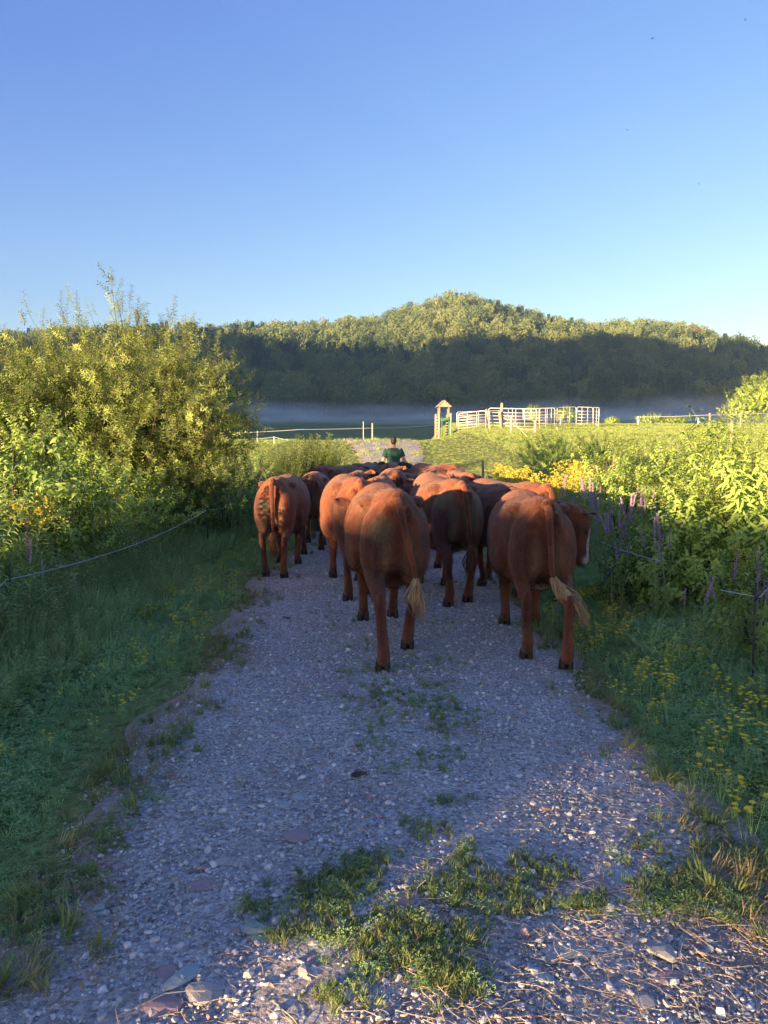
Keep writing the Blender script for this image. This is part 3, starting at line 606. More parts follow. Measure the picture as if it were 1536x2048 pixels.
# goldenrod
def goldp(name):
    b = MB(); 
    for i in range(30):
        t = .15 + .65 * i / 30; ph = i * 2.4; V_, F_ = leaf(np.array([0, 0, t]), np.array([math.cos(ph), math.sin(ph), .5]), np.array([0, 0, 1.]), .09, .014, .2); b.add(V_, F_, 0)
    for k in range(9):
        a = k * 2.4; L_ = .2 * (1 - k / 14)
        for j in range(7):
            t = (j + 1) / 7; c = np.array([math.cos(a) * L_ * t, math.sin(a) * L_ * t, .78 + .2 * k / 9 + .05 * math.sin(t * 2.6)])
            for _ in range(2): V_, F_ = leaf(c, rnd_dir(.6), rnd_dir(), .022, .016, 0); b.add(V_, F_, 1)
    b.tube([(0, 0, 0), (0, 0, .95)], .004, 3, 0, False); return proto(name, b.mesh(name, [M['weed'], M['gold']]))
GOLD = [goldp('goldenrod_stalk') for _ in range(3)]
def spikep(name, mat, h=1.0):
    b = MB(); bx = rs.normal(0, .12, 2)
    f = lambda t: np.array([bx[0] * t * t, bx[1] * t * t, h * t]); b.tube([f(t) for t in (0, .5, 1)], .004, 3, 0, False)
    for i in range(24):
        t = .15 + .6 * i / 24; ph = i * 1.57; V_, F_ = leaf(f(t), np.array([math.cos(ph), math.sin(ph), .6]), np.array([0, 0, 1.]), .08, .016, .2); b.add(V_, F_, 0)
    for i in range(70):
        t = .78 + .22 * i / 70; ph = i * 2.4; V_, F_ = leaf(f(t) + rnd_dir() * .006, np.array([math.cos(ph), math.sin(ph), .5]) + rnd_dir() * .5, np.array([0, 0, 1.]), .021 * (1.75 - t) * rs.uniform(.5, 1.3), .013, 0); b.add(V_, F_, 1)
    return b
def plant(name, label, cat, group, u, v, Y, n, wpx, protos, part, hs=(.75, 1.0), tilt=.09):
    x = X(u, Y); g = T(x, Y); h = P(u, v, Y)[2] - g; rx = wpx / F * Y / 2; root = empty(name, (x, Y, g), 0, label, cat, group)
    for i in range(n):
        q = protos[i % len(protos)]; k = h * rs.uniform(*hs) if i else h
        ox = rs.uniform(-1, 1) * rx if n > 1 else 0; bit = ob(part, q.data, root, (ox, rs.normal(0, .12), 0), (rs.normal(0, tilt), rs.normal(0, tilt) + ox * .1, rs.uniform(0, 6.28)), k)
PUR = [proto('p', spikep('p', 'purple').mesh('flower_spike', [M['weed'], M['purple']])) for _ in range(4)]
PNK = [proto('p', spikep('p', 'pink').mesh('flower_spike', [M['weed'], M['pink']])) for _ in range(2)]
g = 'purple loosestrife in the hedgerows'
for u, v, Y, n, wd, lab, pr in [
    (38, 1035, 7.5, 2, 15, 'single purple loosestrife spikes at the left edge, upper pair', PUR), (68, 1075, 6.8, 2, 20, 'purple loosestrife leaning beside the left fence post', PUR),
    (460, 955, 14, 12, 60, 'purple loosestrife clump left of the leftmost cow', PUR), (540, 935, 18.5, 12, 55, 'pinkish loosestrife cluster at the foot of the willow whips', PNK),
    (1165, 950, 11, 16, 70, 'tall loosestrife patch behind the right cow', PUR), (1240, 990, 8.2, 20, 75, 'dense vivid purple loosestrife patch near the turned cow', PUR),
    (1275, 965, 10, 11, 70, 'dusky loosestrife stems behind the vivid patch', PUR), (1345, 1030, 7.0, 7, 70, 'scattered loosestrife spikes in mid hedge shade', PUR),
    (1500, 905, 9, 1, 10, 'lone sunlit loosestrife spike near the right edge', PNK), (1484, 935, 8.5, 2, 12, 'two short pink spikes among long drooping leaves', PNK),
    (1512, 1105, 5.5, 7, 45, 'vivid loosestrife by the right fence post', PUR), (1196, 912, 15, 4, 22, 'reddish pink flower plume behind the loosestrife', PNK),
    (1240, 1080, 7.4, 4, 60, 'low loosestrife by the slack right fence wire', PUR), (1378, 1140, 5.9, 3, 20, 'small loosestrife in the shaded right weeds', PUR), (1450, 950, 9.5, 5, 70, 'pink tinged loosestrife row in the sunlit hedge', PNK)]:
    plant('loosestrife', lab, 'flowers', g, u, v, Y, n, wd, pr, 'flower_spike')
for i, (u, v, Y, n, wd, lab) in enumerate([(1050, 930, 15, 26, 120, 'wide band of goldenrod beyond the right cows'), (1120, 942, 14, 22, 90, 'goldenrod clump between cows and loosestrife'), (1000, 925, 19, 8, 50, 'goldenrod at the foot of the grey fence stake'),
    (1160, 920, 16, 12, 60, 'thin goldenrod stems under the vine covered bush'), (30, 985, 7.6, 3, 40, 'goldenrod at the left picture edge'), (1480, 1085, 6.2, 5, 60, 'goldenrod stems over the right fence wire')]):
    plant('goldenrod', lab, 'flowers', 'goldenrod clumps', u, v, Y, n, wd, GOLD, 'flower_stem', (.75, 1.02), .12)

# ------------------------------------------------------------------ forest on the hill
def treep(name, mat, kind, n=420):
    b = MB(); rr = rs.uniform
    if kind == 'round':
        lobes = [np.array([rr(-.28, .28), rr(-.28, .28), rr(.4, .82), rr(.2, .34)]) for _ in range(9)] + [np.array([0, 0, .6, .38])]
        for i in range(n):
            c = lobes[rs.randint(10)]; d = rnd_dir(.2); p = c[:3] + d * c[3] * rr(.75, 1.08)
            V_, F_ = leaf(p, d + rnd_dir() * .9, rnd_dir(), .085, .075, .2); b.add(V_, F_, 0)
    else:
        for i in range(n):
            t = rs.rand() ** .8; a = rr(0, 6.28); r_ = .24 * (1 - t) + .01; tier = .05 * math.sin(t * 40); p = np.array([math.cos(a) * (r_ + tier * (1 - t)), math.sin(a) * (r_ + tier * (1 - t)), .12 + .88 * t])
            V_, F_ = leaf(p * np.array([.7, .7, 1]), np.array([math.cos(a), math.sin(a), -.15]), np.array([0, 0, 1.]), .11, .06, .2); b.add(V_, F_, 0)
    return proto(name, b.mesh(name, [M[mat]]))
FR = [treep('broadleaf', 'forest', 'round') for _ in range(5)]; FC = [treep('conifer', 'forestdark', 'cone') for _ in range(2)]
N_ = 9000; x = rs.uniform(-560, 620, N_); y = rs.uniform(398, 790, N_)
keep = (np.abs(x) < .56 * y + 60); x, y = x[keep], y[keep]
cell = 9.4; key = np.round(x / cell) * 10007 + np.round(y / cell); _, ii = np.unique(key, return_index=True); x, y = x[ii], y[ii]
x = np.round(x / cell) * cell + rs.uniform(-4.2, 4.2, len(x)); y = np.round(y / cell) * cell + rs.uniform(-4.2, 4.2, len(y)); n = len(x)
con = (np.sin(x * .02 + 2) * np.sin(y * .025) + rs.normal(0, .5, n)) > .55
sz = np.where(con, rs.uniform(12, 19, n), rs.uniform(10, 18, n))
scatter('hill_forest', np.stack([x, y, terr(x, y) - 1.5], 1), np.stack([np.zeros(n), np.zeros(n), rs.uniform(0, 6.28, n)], 1), np.stack([sz * rs.uniform(.6, .9, n), sz * rs.uniform(.6, .9, n), sz], 1), np.where(con, 5 + rs.randint(0, 2, n), rs.randint(0, 5, n)), FR + FC, label='dense forest covering the far hill', cat='forest')
gr = 'trees at the foot of the far hill'; tb = MB(); tb.tube([(0, 0, -.1), (0, 0, .6)], [.02, .012], 6); FT = tb.mesh('trunk', M['bark'])
for i in range(110):
    u = -60 + 1660 * (i + rs.rand()) / 110; y = rs.uniform(372, 396); x = X(u, y); c_ = rs.rand() < .18; p = FC[rs.randint(2)] if c_ else FR[rs.randint(5)]; s_ = rs.uniform(10, 16)
    o = empty('forest_tree', (x, y, T(x, y) - .8), rs.uniform(0, 6.28)); o.scale = (s_ * rs.uniform(.8, 1.1), s_ * .9, s_); ob('crown', p.data, o); ob('trunk', FT, o)
    prop(o, 'slim dark conifer among the front trees at the foot of the misty hill' if c_ else 'bushy dark green tree in the front row at the foot of the misty hill', 'tree', gr)
rp = treep('red', 'redleaf', 'round', 300); x, y = X(1376, 640), 640
prop(ob('maple_tree', rp.data, None, (x, y, T(x, y) + 4), None, 10), 'only reddish tree high on the right shoulder of the hill', 'tree')
# right hand tree on the plateau, small bushes behind the pen
def bigtree(name, label, u, v, Y, wpx, n):
    x = X(u, Y); g = T(x, Y); h = P(u, v, Y)[2] - g; r_ = wpx / F * Y / 2; root = empty(name, (x, Y, g), 0, label, 'tree'); b = MB()
    b.tube(catmull([(0, 0, -.2), (.05, 0, h * .3), (0, .1, h * .6)], 3), np.linspace(.16, .07, 7), 7)
    for k in range(7): a = k * .9; b.tube(catmull([(0, 0, h * (.15 + .05 * k)), (math.cos(a) * r_ * .4, math.sin(a) * r_ * .4, h * (.4 + .03 * k)), (math.cos(a) * r_ * .75, math.sin(a) * r_ * .75, h * .7)], 3), np.linspace(.06, .015, 7), 5)
    ob('trunk', b.mesh('trunk', M['bark'], True), root)
    d = rs.normal(0, 1, (n, 3)); d /= np.linalg.norm(d, axis=1)[:, None]; q = rs.rand(n) ** .35; lump = 1 + .2 * np.sin(d[:, 0] * 6 + 1) * np.cos(d[:, 2] * 5) + .1 * np.sin(d[:, 1] * 9)
    p = d * (q * lump)[:, None] * np.array([r_, r_ * .9, h * .47]) + np.array([0, 0, h * .52])
    bake('crown', SHRUB, p, dir2rot(d + np.array([0, 0, .4]), .4), rs.uniform(1.6, 3.0, n), rs.randint(0, 4, n), root)
bigtree('broadleaf_tree', 'pale green rounded tree cut by the right edge beyond the wire fence', 1535, 748, 85, 135, 1500)
bigtree('broadleaf_tree', 'low bushy tree at the left foot of the pale green one', 1478, 800, 84, 70, 400)
for u, v, Y, wd, lab in [(1130, 817, 86, 50, 'bush seen through the rear rails of the cattle pen'), (1065, 812, 88, 26, 'small bush behind the middle of the cattle pen'), (1300, 834, 84, 70, 'low row of brush on the field edge right of the pen'), (1345, 838, 84, 50, 'low brush nearest the orange topped fence post'), (1222, 840, 85, 24, 'tiny bush just right of the pen corner')]:
    shrub('field_bush', lab, 'bush', u, v, Y, wd, SHRUB, 260, 'bushes along the far edge of the plateau', szs=(1.2, 2.2), stems=3)

# ------------------------------------------------------------------ cattle pen and loading tower
def tubemesh(name, pts, r, mat, seg=6): b = MB(); b.tube(pts, r, seg); return mesh(name, b.V[0], b.F, mat, True)
_rail = {}
def panel(x0, y0, x1, y1, h, rails, label, ups=3, arch=True):
    z0, z1 = T(x0, y0), T(x1, y1); L_ = math.hypot(x1 - x0, y1 - y0); root = empty('pen_panel', (x0, y0, z0), math.atan2(y1 - y0, x1 - x0), label, 'fence panel', 'galvanised panels of the cattle pen'); dz = z1 - z0
    c = .16; fr = [(0.03, 0, .05), (.03, 0, h - c), (.03 + c * .3, 0, h - c * .3), (.03 + c, 0, h), (L_ - .03 - c, 0, h + dz), (L_ - .03 - c * .3, 0, h + dz - c * .3), (L_ - .03, 0, h + dz - c), (L_ - .03, 0, .05 + dz)]
    ob('panel_frame', tubemesh('panel_frame', fr, .03, M['steel'], 7), root)
    for k in range(rails):
        z = .22 + (h - .3) * k / rails; ob('rail', tubemesh('rail', [(.05, 0, z), (L_ - .05, 0, z + dz)], .021, M['steel']), root)
    for k in range(ups):
        x = L_ * (k + 1) / (ups + 1); ob('upright', tubemesh('upright', [(x, .035, .12 + dz * x / L_), (x, .035, h - .02 + dz * x / L_)], .028, M['steel']), root)
XP = lambda u, Y: (X(u, Y), Y)
panel(*XP(915, 62), *XP(971, 61.5), 1.42, 5, 'leftmost pen panel, next to the roofed wooden tower', 2)
panel(*XP(975, 61.5), *XP(1072, 60.5), 1.6, 5, 'long front panel between the leaning brace and the middle corner')
panel(*XP(1077, 60.5), *XP(1112, 68), 1.7, 5, 'angled panel right of the middle corner of the pen', 2)
panel(*XP(1112, 68), *XP(1150, 69), 1.7, 5, 'rear panel with bushes showing through its rails', 2)
panel(*XP(1150, 69), *XP(1184, 69), 1.7, 5, 'rear panel next to the far right corner', 2)
panel(*XP(1184, 69), *XP(1195, 64), 1.7, 5, 'end panel closing the right corner of the pen', 1)
panel(*XP(1000, 72), *XP(1045, 72), 1.6, 5, 'back panel seen through the long front panel', 2)
panel(*XP(1045, 72), *XP(1108, 72), 1.6, 5, 'back panel seen behind the middle corner', 3)
panel(*XP(912, 70), *XP(1000, 71), 1.4, 5, 'back panel seen through the leftmost front panel', 3)
def post(name, u, vt, Y, r, mat, label, vb=None, lean=0, group=None, cat='fence post', seg=8):
    x = X(u, Y); g = T(x, Y); zt = P(u, vt, Y)[2]
    b = MB(); pts = [(0, 0, -.15), (lean * .5, 0, (zt - g) * .5), (lean, 0, zt - g)]; b.tube(pts, [r * 1.05, r, r * .93], seg)
    return prop(ob(name, b.mesh(name, M[mat], False), None, (x, Y, g)), label, cat, group), (x + lean, Y, zt)
gp = 'wooden posts near the cattle pen'
post('brace_post', 1002, 806, 61.2, .11, 'wood', 'tallest wooden post standing against the pen', group=gp)
post('brace_post', 980, 818, 61, .07, 'wood', 'wooden brace leaning against the pen gate', lean=-.35, group=gp)
post('brace_post', 1001, 822, 60.8, .08, 'wood', 'slanting wooden prop beside the tallest post', lean=-.18, group=gp)
_, p1 = post('fence_post', 1021, 833, 52, .085, 'wood', 'wooden fence post on the slope before the pen, left one', group=gp)
_, p2 = post('fence_post', 1069, 840, 50, .095, 'wood', 'wooden fence post on the slope before the pen, right one', group=gp)
post('fence_post', 1115, 854, 56, .09, 'wood', 'short leaning post stub between pen and vine covered bush', lean=-.12, group=gp)
post('fence_post', 1460, 843, 33, .07, 'wood', 'wooden post rising out of the right hedgerow', group=gp)
post('fence_stake', 969, 921, 21, .035, 'greywood', 'thin grey stake right of the herd', lean=-.06)
post('fence_stake', 980, 952, 20, .05, 'wood', 'short pale stub below the grey stake')
# tower
tx, ty = XP(889, 62); tz = T(tx, ty); root = empty('loading_tower', (tx, ty, tz), .12, 'narrow wooden loading chute tower with small gabled roof beside the pen', 'tower'); b = MB()
for (x, y, h, m) in [(-.52, -.3, 1.95, 'wood'), (-.52, 1.1, 1.9, 'wood'), (.42, -.3, 1.9, 'wood'), (.42, 1.1, 1.85, 'wood')]:
    ob('corner_post', tubemesh('corner_post', [(x, y, -.3), (x, y, h)], .1, M[m], 8), root)
for (x, y) in [(-.4, .2), (.36, .2), (-.4, .8), (.36, .8)]: bb = MB(); bb.box((x, y, 2.05), (.07, .07, .9)); ob('roof_strut', bb.mesh('roof_strut', M['wood']), root)
for k in range(7):
    bb = MB(); bb.box((-.47, .4, .3 + .22 * k), (.045, 1.4, .13)); ob('side_board', bb.mesh('side_board', M['greywood']), root)
    if k < 5: bb = MB(); bb.box((.36, .4, .3 + .26 * k), (.045, 1.4, .12)); ob('side_board', bb.mesh('side_board', M['greywood']), root)
bb = MB(); v = [(-.62, -.05, 2.42), (.54, -.05, 2.42), (-.04, -.05, 2.95), (-.62, 1.0, 2.42), (.54, 1.0, 2.42), (-.04, 1.0, 2.95)]
for s0, s1 in ((0, 2), (2, 1)):
    a, c = np.array(v[s0]), np.array(v[s1]); a2, c2 = np.array(v[s0 + 3]), np.array(v[s1 + 3]); n_ = np.cross(c - a, a2 - a); n_ = n_ / np.linalg.norm(n_) * .03
    bb.add([a, c, c2, a2, a + n_, c + n_, c2 + n_, a2 + n_], [(0, 3, 2, 1), (4, 5, 6, 7), (0, 1, 5, 4), (1, 2, 6, 5), (2, 3, 7, 6), (3, 0, 4, 7)])
ob('roof', bb.mesh('roof', M['greywood']), root)
for k in range(5): bb = MB(); x = -.46 + .21 * k; hh = .5 * (1 - abs(x + .04) / .6); bb.box((x, .0, 2.42 + hh / 2), (.2, .025, max(hh, .06))); ob('gable_board', bb.mesh('gable_board', M['wood']), root)
for pts in [[(-.3, -.35, 0), (-.3, -.35, 1.6), (.25, -.35, 1.6), (.25, -.35, 0)], [(-.4, -.36, 1.35), (.35, -.36, 1.35)]]: ob('head_gate', tubemesh('head_gate', pts, .045, M['greensteel']), root)
bb = MB(); bb.box((-.02, -.32, 1.45), (.9, .06, .16)); ob('cross_beam', bb.mesh('cross_beam', M['greensteel']), root)

# ------------------------------------------------------------------ electric fence: step in posts and wires
def wire(pts, sag, r, label, name='fence_wire', mat='wire'):
    P_ = []
    for i in range(len(pts) - 1):
        a, c = np.array(pts[i], float), np.array(pts[i + 1], float)
        for t in np.linspace(0, 1, 16)[: 16 if i == len(pts) - 2 else 15]: q = a + (c - a) * t; q[2] -= (sag[i] if isinstance(sag, (list, tuple)) else sag) * 4 * t * (1 - t); P_.append(q)
    b = MB(); b.tube(P_, r, 5); return prop(ob(name, b.mesh(name, M[mat], True)), label, 'wire')
def steppost(u, vt, Y, label, col='black', h=None, r=.008):
    x = X(u, Y); g = T(x, Y); zt = P(u, vt, Y)[2]; root = empty('step_in_post', (x, Y, g), 0, label, 'fence post', 'step-in electric fence posts')
    b = MB(); b.tube([(0, 0, -.1), (0, 0, zt - g)], r, 6); ob('rod', b.mesh('rod', M[col], True), root)
    c = MB(); c.tube([(0, -.03, zt - g - .1), (0, 0, zt - g - .12)], r * 1.2, 6); ob('clip', c.mesh('clip', M[col], True), root); return (x, Y, zt)
a0 = steppost(13, 1125, 6.7, 'thin step-in post at the left edge holding the sagging wire'); a1 = steppost(413, 1006, 12.9, 'step-in post in the left verge near the willow shade')
q = P(-60, 1215, 5.6); aw = P(12, 1160, 6.7); bw = P(413, 1020, 12.9); cw = P(520, 968, 17)
wire([q, aw, bw, cw], [.02, .12, .14], .0042, 'white electric fence wire sagging along the left verge')
a2 = steppost(1519, 1165, 5.35, 'step-in post leaning in the right weeds at the picture edge')
wire([P(1190, 1078, 8.8), P(1320, 1122, 6.9)], .02, .0045, 'slack white wire beside the turned cow on the right')
wire([P(1440, 1180, 5.7), P(1519, 1195, 5.35), P(1560, 1150, 5.2)], .0, .004, 'short wire run by the right edge step-in post')
# far left fence line
steppost(727, 843, 52, 'thin white step-in post beyond the track crest', 'white', r=.02); _, pl = post('fence_post', 745, 846, 52, .055, 'wood', 'slim wooden post on the track crest left of the man')
steppost(549, 873, 44, 'white step-in post in the field beside the willow whips', 'white', r=.02); steppost(516, 862, 46, 'white post nearest the willow crown, far field', 'white', r=.02)
wire([P(470, 866, 50), P(600, 859, 50), P(745, 856, 52), P(872, 849, 61)], [.02, .02, .08], .013, 'white wire running from the willow to the loading tower')
wire([P(505, 877, 44), P(549, 874, 44), P(580, 880, 42)], .03, .012, 'short low white wire beside the willow whips')
wire([p1, P(1062, 878, 46)], .15, .014, 'thin wire dropping from the left slope post'); wire([P(1021, 845, 52), P(1069, 857, 50)], .25, .014, 'loose wire between the two slope posts')
# right fence line
gq = 'posts of the wire fence right of the pen'
post('wire_post', 1273, 833, 74, .07, 'white', 'pale post at the start of the right fence', group=gq); post('wire_post', 1415, 826, 70, .08, 'wood', 'tall wooden post in the right field fence', group=gq)
post('wire_post', 1393, 836, 74, .07, 'white', 'stubby white post left of the tall one', group=gq); post('wire_post', 1477, 830, 72, .06, 'wood', 'post in front of the pale green tree', group=gq); post('wire_post', 1119, 834, 78, .06, 'white', 'slim post behind the pen', group=gq)
wire([P(1196, 832, 66), P(1273, 834, 74), P(1415, 830, 70), P(1560, 825, 70)],   .04, .014, 'white wire along the right field fence')

# ------------------------------------------------------------------ what casts the long shade: buildings, hedge trees and a ridge behind the camera
def lt(l, t, z): # l across the light, t along it away from the sun
    s = np.array([-tosun[0], -tosun[1]]) / math.cos(SUN_EL); c = np.array([-s[1], s[0]]) * -1
    return np.array([c[0] * l + s[0] * t, c[1] * l + s[1] * t, z])
def ltbox(b, l0, l1, t0, t1, z0, z1):
    v = [lt(l, t, z) for l in (l0, l1) for t in (t0, t1) for z in (z0, z1)]; b.add(v, [(0, 1, 3, 2), (4, 6, 7, 5), (0, 4, 5, 1), (2, 3, 7, 6), (0, 2, 6, 4), (1, 5, 7, 3)])
te = math.tan(SUN_EL)
bt = empty('shading_shed', lt(4, -30, 0), 0, 'unseen board sided shed behind the camera, bay shaped to pass low sun', 'shed')  # out of view; long wall and bay shaped to steer shade and low sun
bt0 = np.array(bt.location)
for nm, bx in [('wall', (-6.6, -1.9, -33, -30, 0, 4.15)), ('loft', (-1.9, 1.2, -33, -30, 3.15, 4.15)), ('wall', (1.2, 14, -33, -30, 0, 4.15)), ('roof', (-4.0, 14.4, -33.4, -29.6, 4.16, 4.34))]:
    b = MB(); ltbox(b, *bx); o = ob(nm, b.mesh(nm, M['tin']), bt); o.location = -Vector(bt0)
def shade_tree(l, t, h, r_, n, label):
    p = lt(l, t, 0); root = empty('hedge_tree', (p[0], p[1], 0), 0, label, 'tree', 'trees behind the camera'); b = MB(); b.tube([(0, 0, -.1), (.1, 0, h * .5), (0, 0, h * .8)], [.12, .09, .04], 7); ob('trunk', b.mesh('trunk', M['bark'], True), root)
    d = rs.normal(0, 1, (n, 3)); d /= np.linalg.norm(d, axis=1)[:, None]; q_ = rs.rand(n) ** .4; pp_ = d * q_[:, None] * np.array([r_, r_, 1]) * 1.0; pp_[:, 2] = h * (.5 + .48 * np.sign(pp_[:, 2]) * np.abs(pp_[:, 2]) ** .6)
    ok_ = (np.sin(pp_[:, 0] * 7 + l) * np.sin(pp_[:, 1] * 7 + 1) * np.sin(pp_[:, 2] * 8 + l * 3) > -.06) | (pp_[:, 2] < 1.9); pp_ = pp_[ok_]; d = d[ok_]; n = len(d)
    bake('crown', SHRUB, pp_, dir2rot(d, .5), rs.uniform(1.2, 2.2, n), rs.randint(0, 4, n), root)
for i in range(15):
    l = -4.5 - 1.35 * i; t = -16 + rs.uniform(-1, 1); shade_tree(l, t, (2.72 if i < 9 else 3.3) + rs.uniform(-.15, .2), 1.2, 560, 'leafy hedge tree behind the camera')
shade_tree(-.3, -12, 1.9, .8, 26, 'unseen thin sapling added behind the camera to dapple the sun')  # added to break the sun from the open bay into dapples
rb = MB(); ls = np.linspace(-1000, -80, 120); VV = []
for l in ls:
    H = 88 + (300 + 475) * te + 12 * math.sin(l * .02) + 8 * math.sin(l * .09) + 6 * math.sin(l * .21); H *= min(1, (-l - 78) / 30 + .02) if l > -110 else 1
    for t, z in ((-420, -5), (-340, H * .7), (-300, H), (-260, H * .7), (-180, -5)): VV.append(lt(l, t, z))
idx = np.arange(len(VV)).reshape(len(ls), 5); q = np.stack([idx[:-1, :-1], idx[:-1, 1:], idx[1:, 1:], idx[1:, :-1]], -1).reshape(-1, 4)
M['ridge'] = simple('wooded_ridge', [(.3, (.03, .055, .02)), (.7, (.07, .10, .03))], .05, .9, .5, 2, kind='World')
prop(ob('hills', mesh('hills', np.array(VV), q, M['ridge'], True)), kind='structure')

# ------------------------------------------------------------------ haze and valley mist
def volmat(name, dens, col=(.75, .83, 1.0), an=.2):
    m, N, L = newmat(name); pv = N.new('ShaderNodeVolumePrincipled'); pv.inputs['Density'].default_value = dens; pv.inputs['Color'].default_value = (*col, 1); pv.inputs['Anisotropy'].default_value = an
    o = N.new('ShaderNodeOutputMaterial'); L.new(pv.outputs[0], o.inputs['Volume']); return m
b = MB(); b.box((-150, 350, 90), (2000, 1300, 196)); prop(ob('haze', b.mesh('haze', volmat('thin_haze', .00022, (.45, .72, 1.0)))), kind='stuff')
m, N, L = newmat('valley_mist'); pv = N.new('ShaderNodeVolumePrincipled'); pv.inputs['Color'].default_value = (.96, .97, 1, 1); pv.inputs['Anisotropy'].default_value = .1
v = coords(N, L, 'World'); sp = N.new('ShaderNodeSeparateXYZ'); L.new(v, sp.inputs[0])
def mth(op, a_, b_=None, c_=None):
    q_ = N.new('ShaderNodeMath'); q_.operation = op
    for i_, x_ in enumerate((a_, b_, c_)):
        if x_ is None: continue
        if isinstance(x_, (int, float)): q_.inputs[i_].default_value = x_
        else: L.new(x_, q_.inputs[i_])
    return q_.outputs[0]
hz_ = mth('SUBTRACT', mth('SUBTRACT', sp.outputs[2], 12.2), mth('MULTIPLY', mth('SUBTRACT', sp.outputs[1], 265), .073))      # height above the sloping valley floor
lay = noise(N, L, coords(N, L, 'World', (.012, .012, .02)), 1.0, 3, .55); wis = noise(N, L, coords(N, L, 'World', (.035, .03, .22)), 1.0, 4, .65)
top = mth('MULTIPLY_ADD', lay, 26.0, -5.0); rel = mth('SUBTRACT', 1.0, mth('DIVIDE', hz_, mth('MAXIMUM', top, 1.0))); rel = mth('MAXIMUM', rel, 0.0)
dn = mth('MULTIPLY', mth('MULTIPLY', rel, mth('MAXIMUM', mth('MULTIPLY_ADD', wis, 3.2, -1.1), 0.05)), .019); L.new(dn, pv.inputs['Density'])
o = N.new('ShaderNodeOutputMaterial'); L.new(pv.outputs[0], o.inputs['Volume'])
b = MB(); b.box((40, 330, 24), (620, 126, 30)); prop(ob('mist', b.mesh('mist', m)), kind='stuff')

# ------------------------------------------------------------------ animals and people: tubes and lofts fused into one skin
def fuse(parts, voxel, smooth=5, fac=.5):
    V = []; Fs = []; n = 0
    for v, f in parts: V.append(v); Fs += [tuple(int(i) + n for i in q) for q in f]; n += len(v)
    me = mesh('tmp', np.concatenate(V), Fs); o = ob('tmp', me)
    import bmesh
    bm = bmesh.new(); bm.from_mesh(me); bmesh.ops.recalc_face_normals(bm, faces=bm.faces); bm.to_mesh(me); bm.free()
    r = o.modifiers.new('r', 'REMESH'); r.mode = 'VOXEL'; r.voxel_size = voxel; r.use_smooth_shade = True
    s_ = o.modifiers.new('s', 'SMOOTH'); s_.factor = fac; s_.iterations = smooth
    dg = bpy.context.evaluated_depsgraph_get(); m2 = bpy.data.meshes.new_from_object(o.evaluated_get(dg)); bpy.data.objects.remove(o); bpy.data.meshes.remove(me)
    m2.polygons.foreach_set('use_smooth', np.ones(len(m2.polygons), bool)); return m2
def ell(c, r, rot=None, nu=16, nv=10):
    V = [];
    for i in range(nv + 1):
        ph = math.pi * i / nv
        for j in range(nu): a = 2 * math.pi * j / nu; V.append((math.sin(ph) * math.cos(a) * r[0], math.sin(ph) * math.sin(a) * r[1], math.cos(ph) * r[2]))
    V = np.array(V)
    if rot is not None: V = V @ np.array(rot).T
    Fs = [(i * nu + j, i * nu + (j + 1) % nu, (i + 1) * nu + (j + 1) % nu, (i + 1) * nu + j) for i in range(nv) for j in range(nu)]
    return V + np.array(c), Fs
def rx(a): c, s = math.cos(a), math.sin(a); return np.array([[1, 0, 0], [0, c, -s], [0, s, c]])
def rzm(a): c, s = math.cos(a), math.sin(a); return np.array([[c, -s, 0], [s, c, 0], [0, 0, 1]])
def limb(pts, rad, n=4, seg=12):
    P_ = catmull(pts, n); r = np.asarray(rad, float); r = r if r.ndim == 2 else np.stack([r, r], 1)
    rr = np.stack([np.interp(np.linspace(0, len(r) - 1, len(P_)), np.arange(len(r)), r[:, k]) for k in (0, 1)], 1)
    return tube(P_, rr, seg, True, [1, 0, 0])
def headparts(Pp, d, up=(0, 0, 1)):
    d = np.array(d, float); d /= np.linalg.norm(d); s = np.cross(d, up); s /= np.linalg.norm(s); u = np.cross(s, d)
    B = np.stack([s, d, u], 1)
    st = [(-.06, .05, .07, .0), (0, .095, .10, -.01), (.08, .115, .125, -.035), (.18, .108, .135, -.06), (.30, .078, .105, -.07), (.40, .068, .085, -.07), (.47, .072, .078, -.075), (.52, .05, .05, -.08)]
    V = []; seg = 16; a = np.linspace(0, 2 * math.pi, seg, endpoint=False)
    for y, rx_, rz_, zc in st: V.append(np.stack([np.cos(a) * rx_, np.full(seg, y), np.sin(a) * rz_ + zc], 1))
    n = len(st); V = np.concatenate(V); Fs = [(i * seg + j, i * seg + (j + 1) % seg, (i + 1) * seg + (j + 1) % seg, (i + 1) * seg + j) for i in range(n - 1) for j in range(seg)] + [tuple(range(seg))[::-1], tuple((n - 1) * seg + j for j in range(seg))]
    return (V @ B.T + np.array(Pp), Fs), B
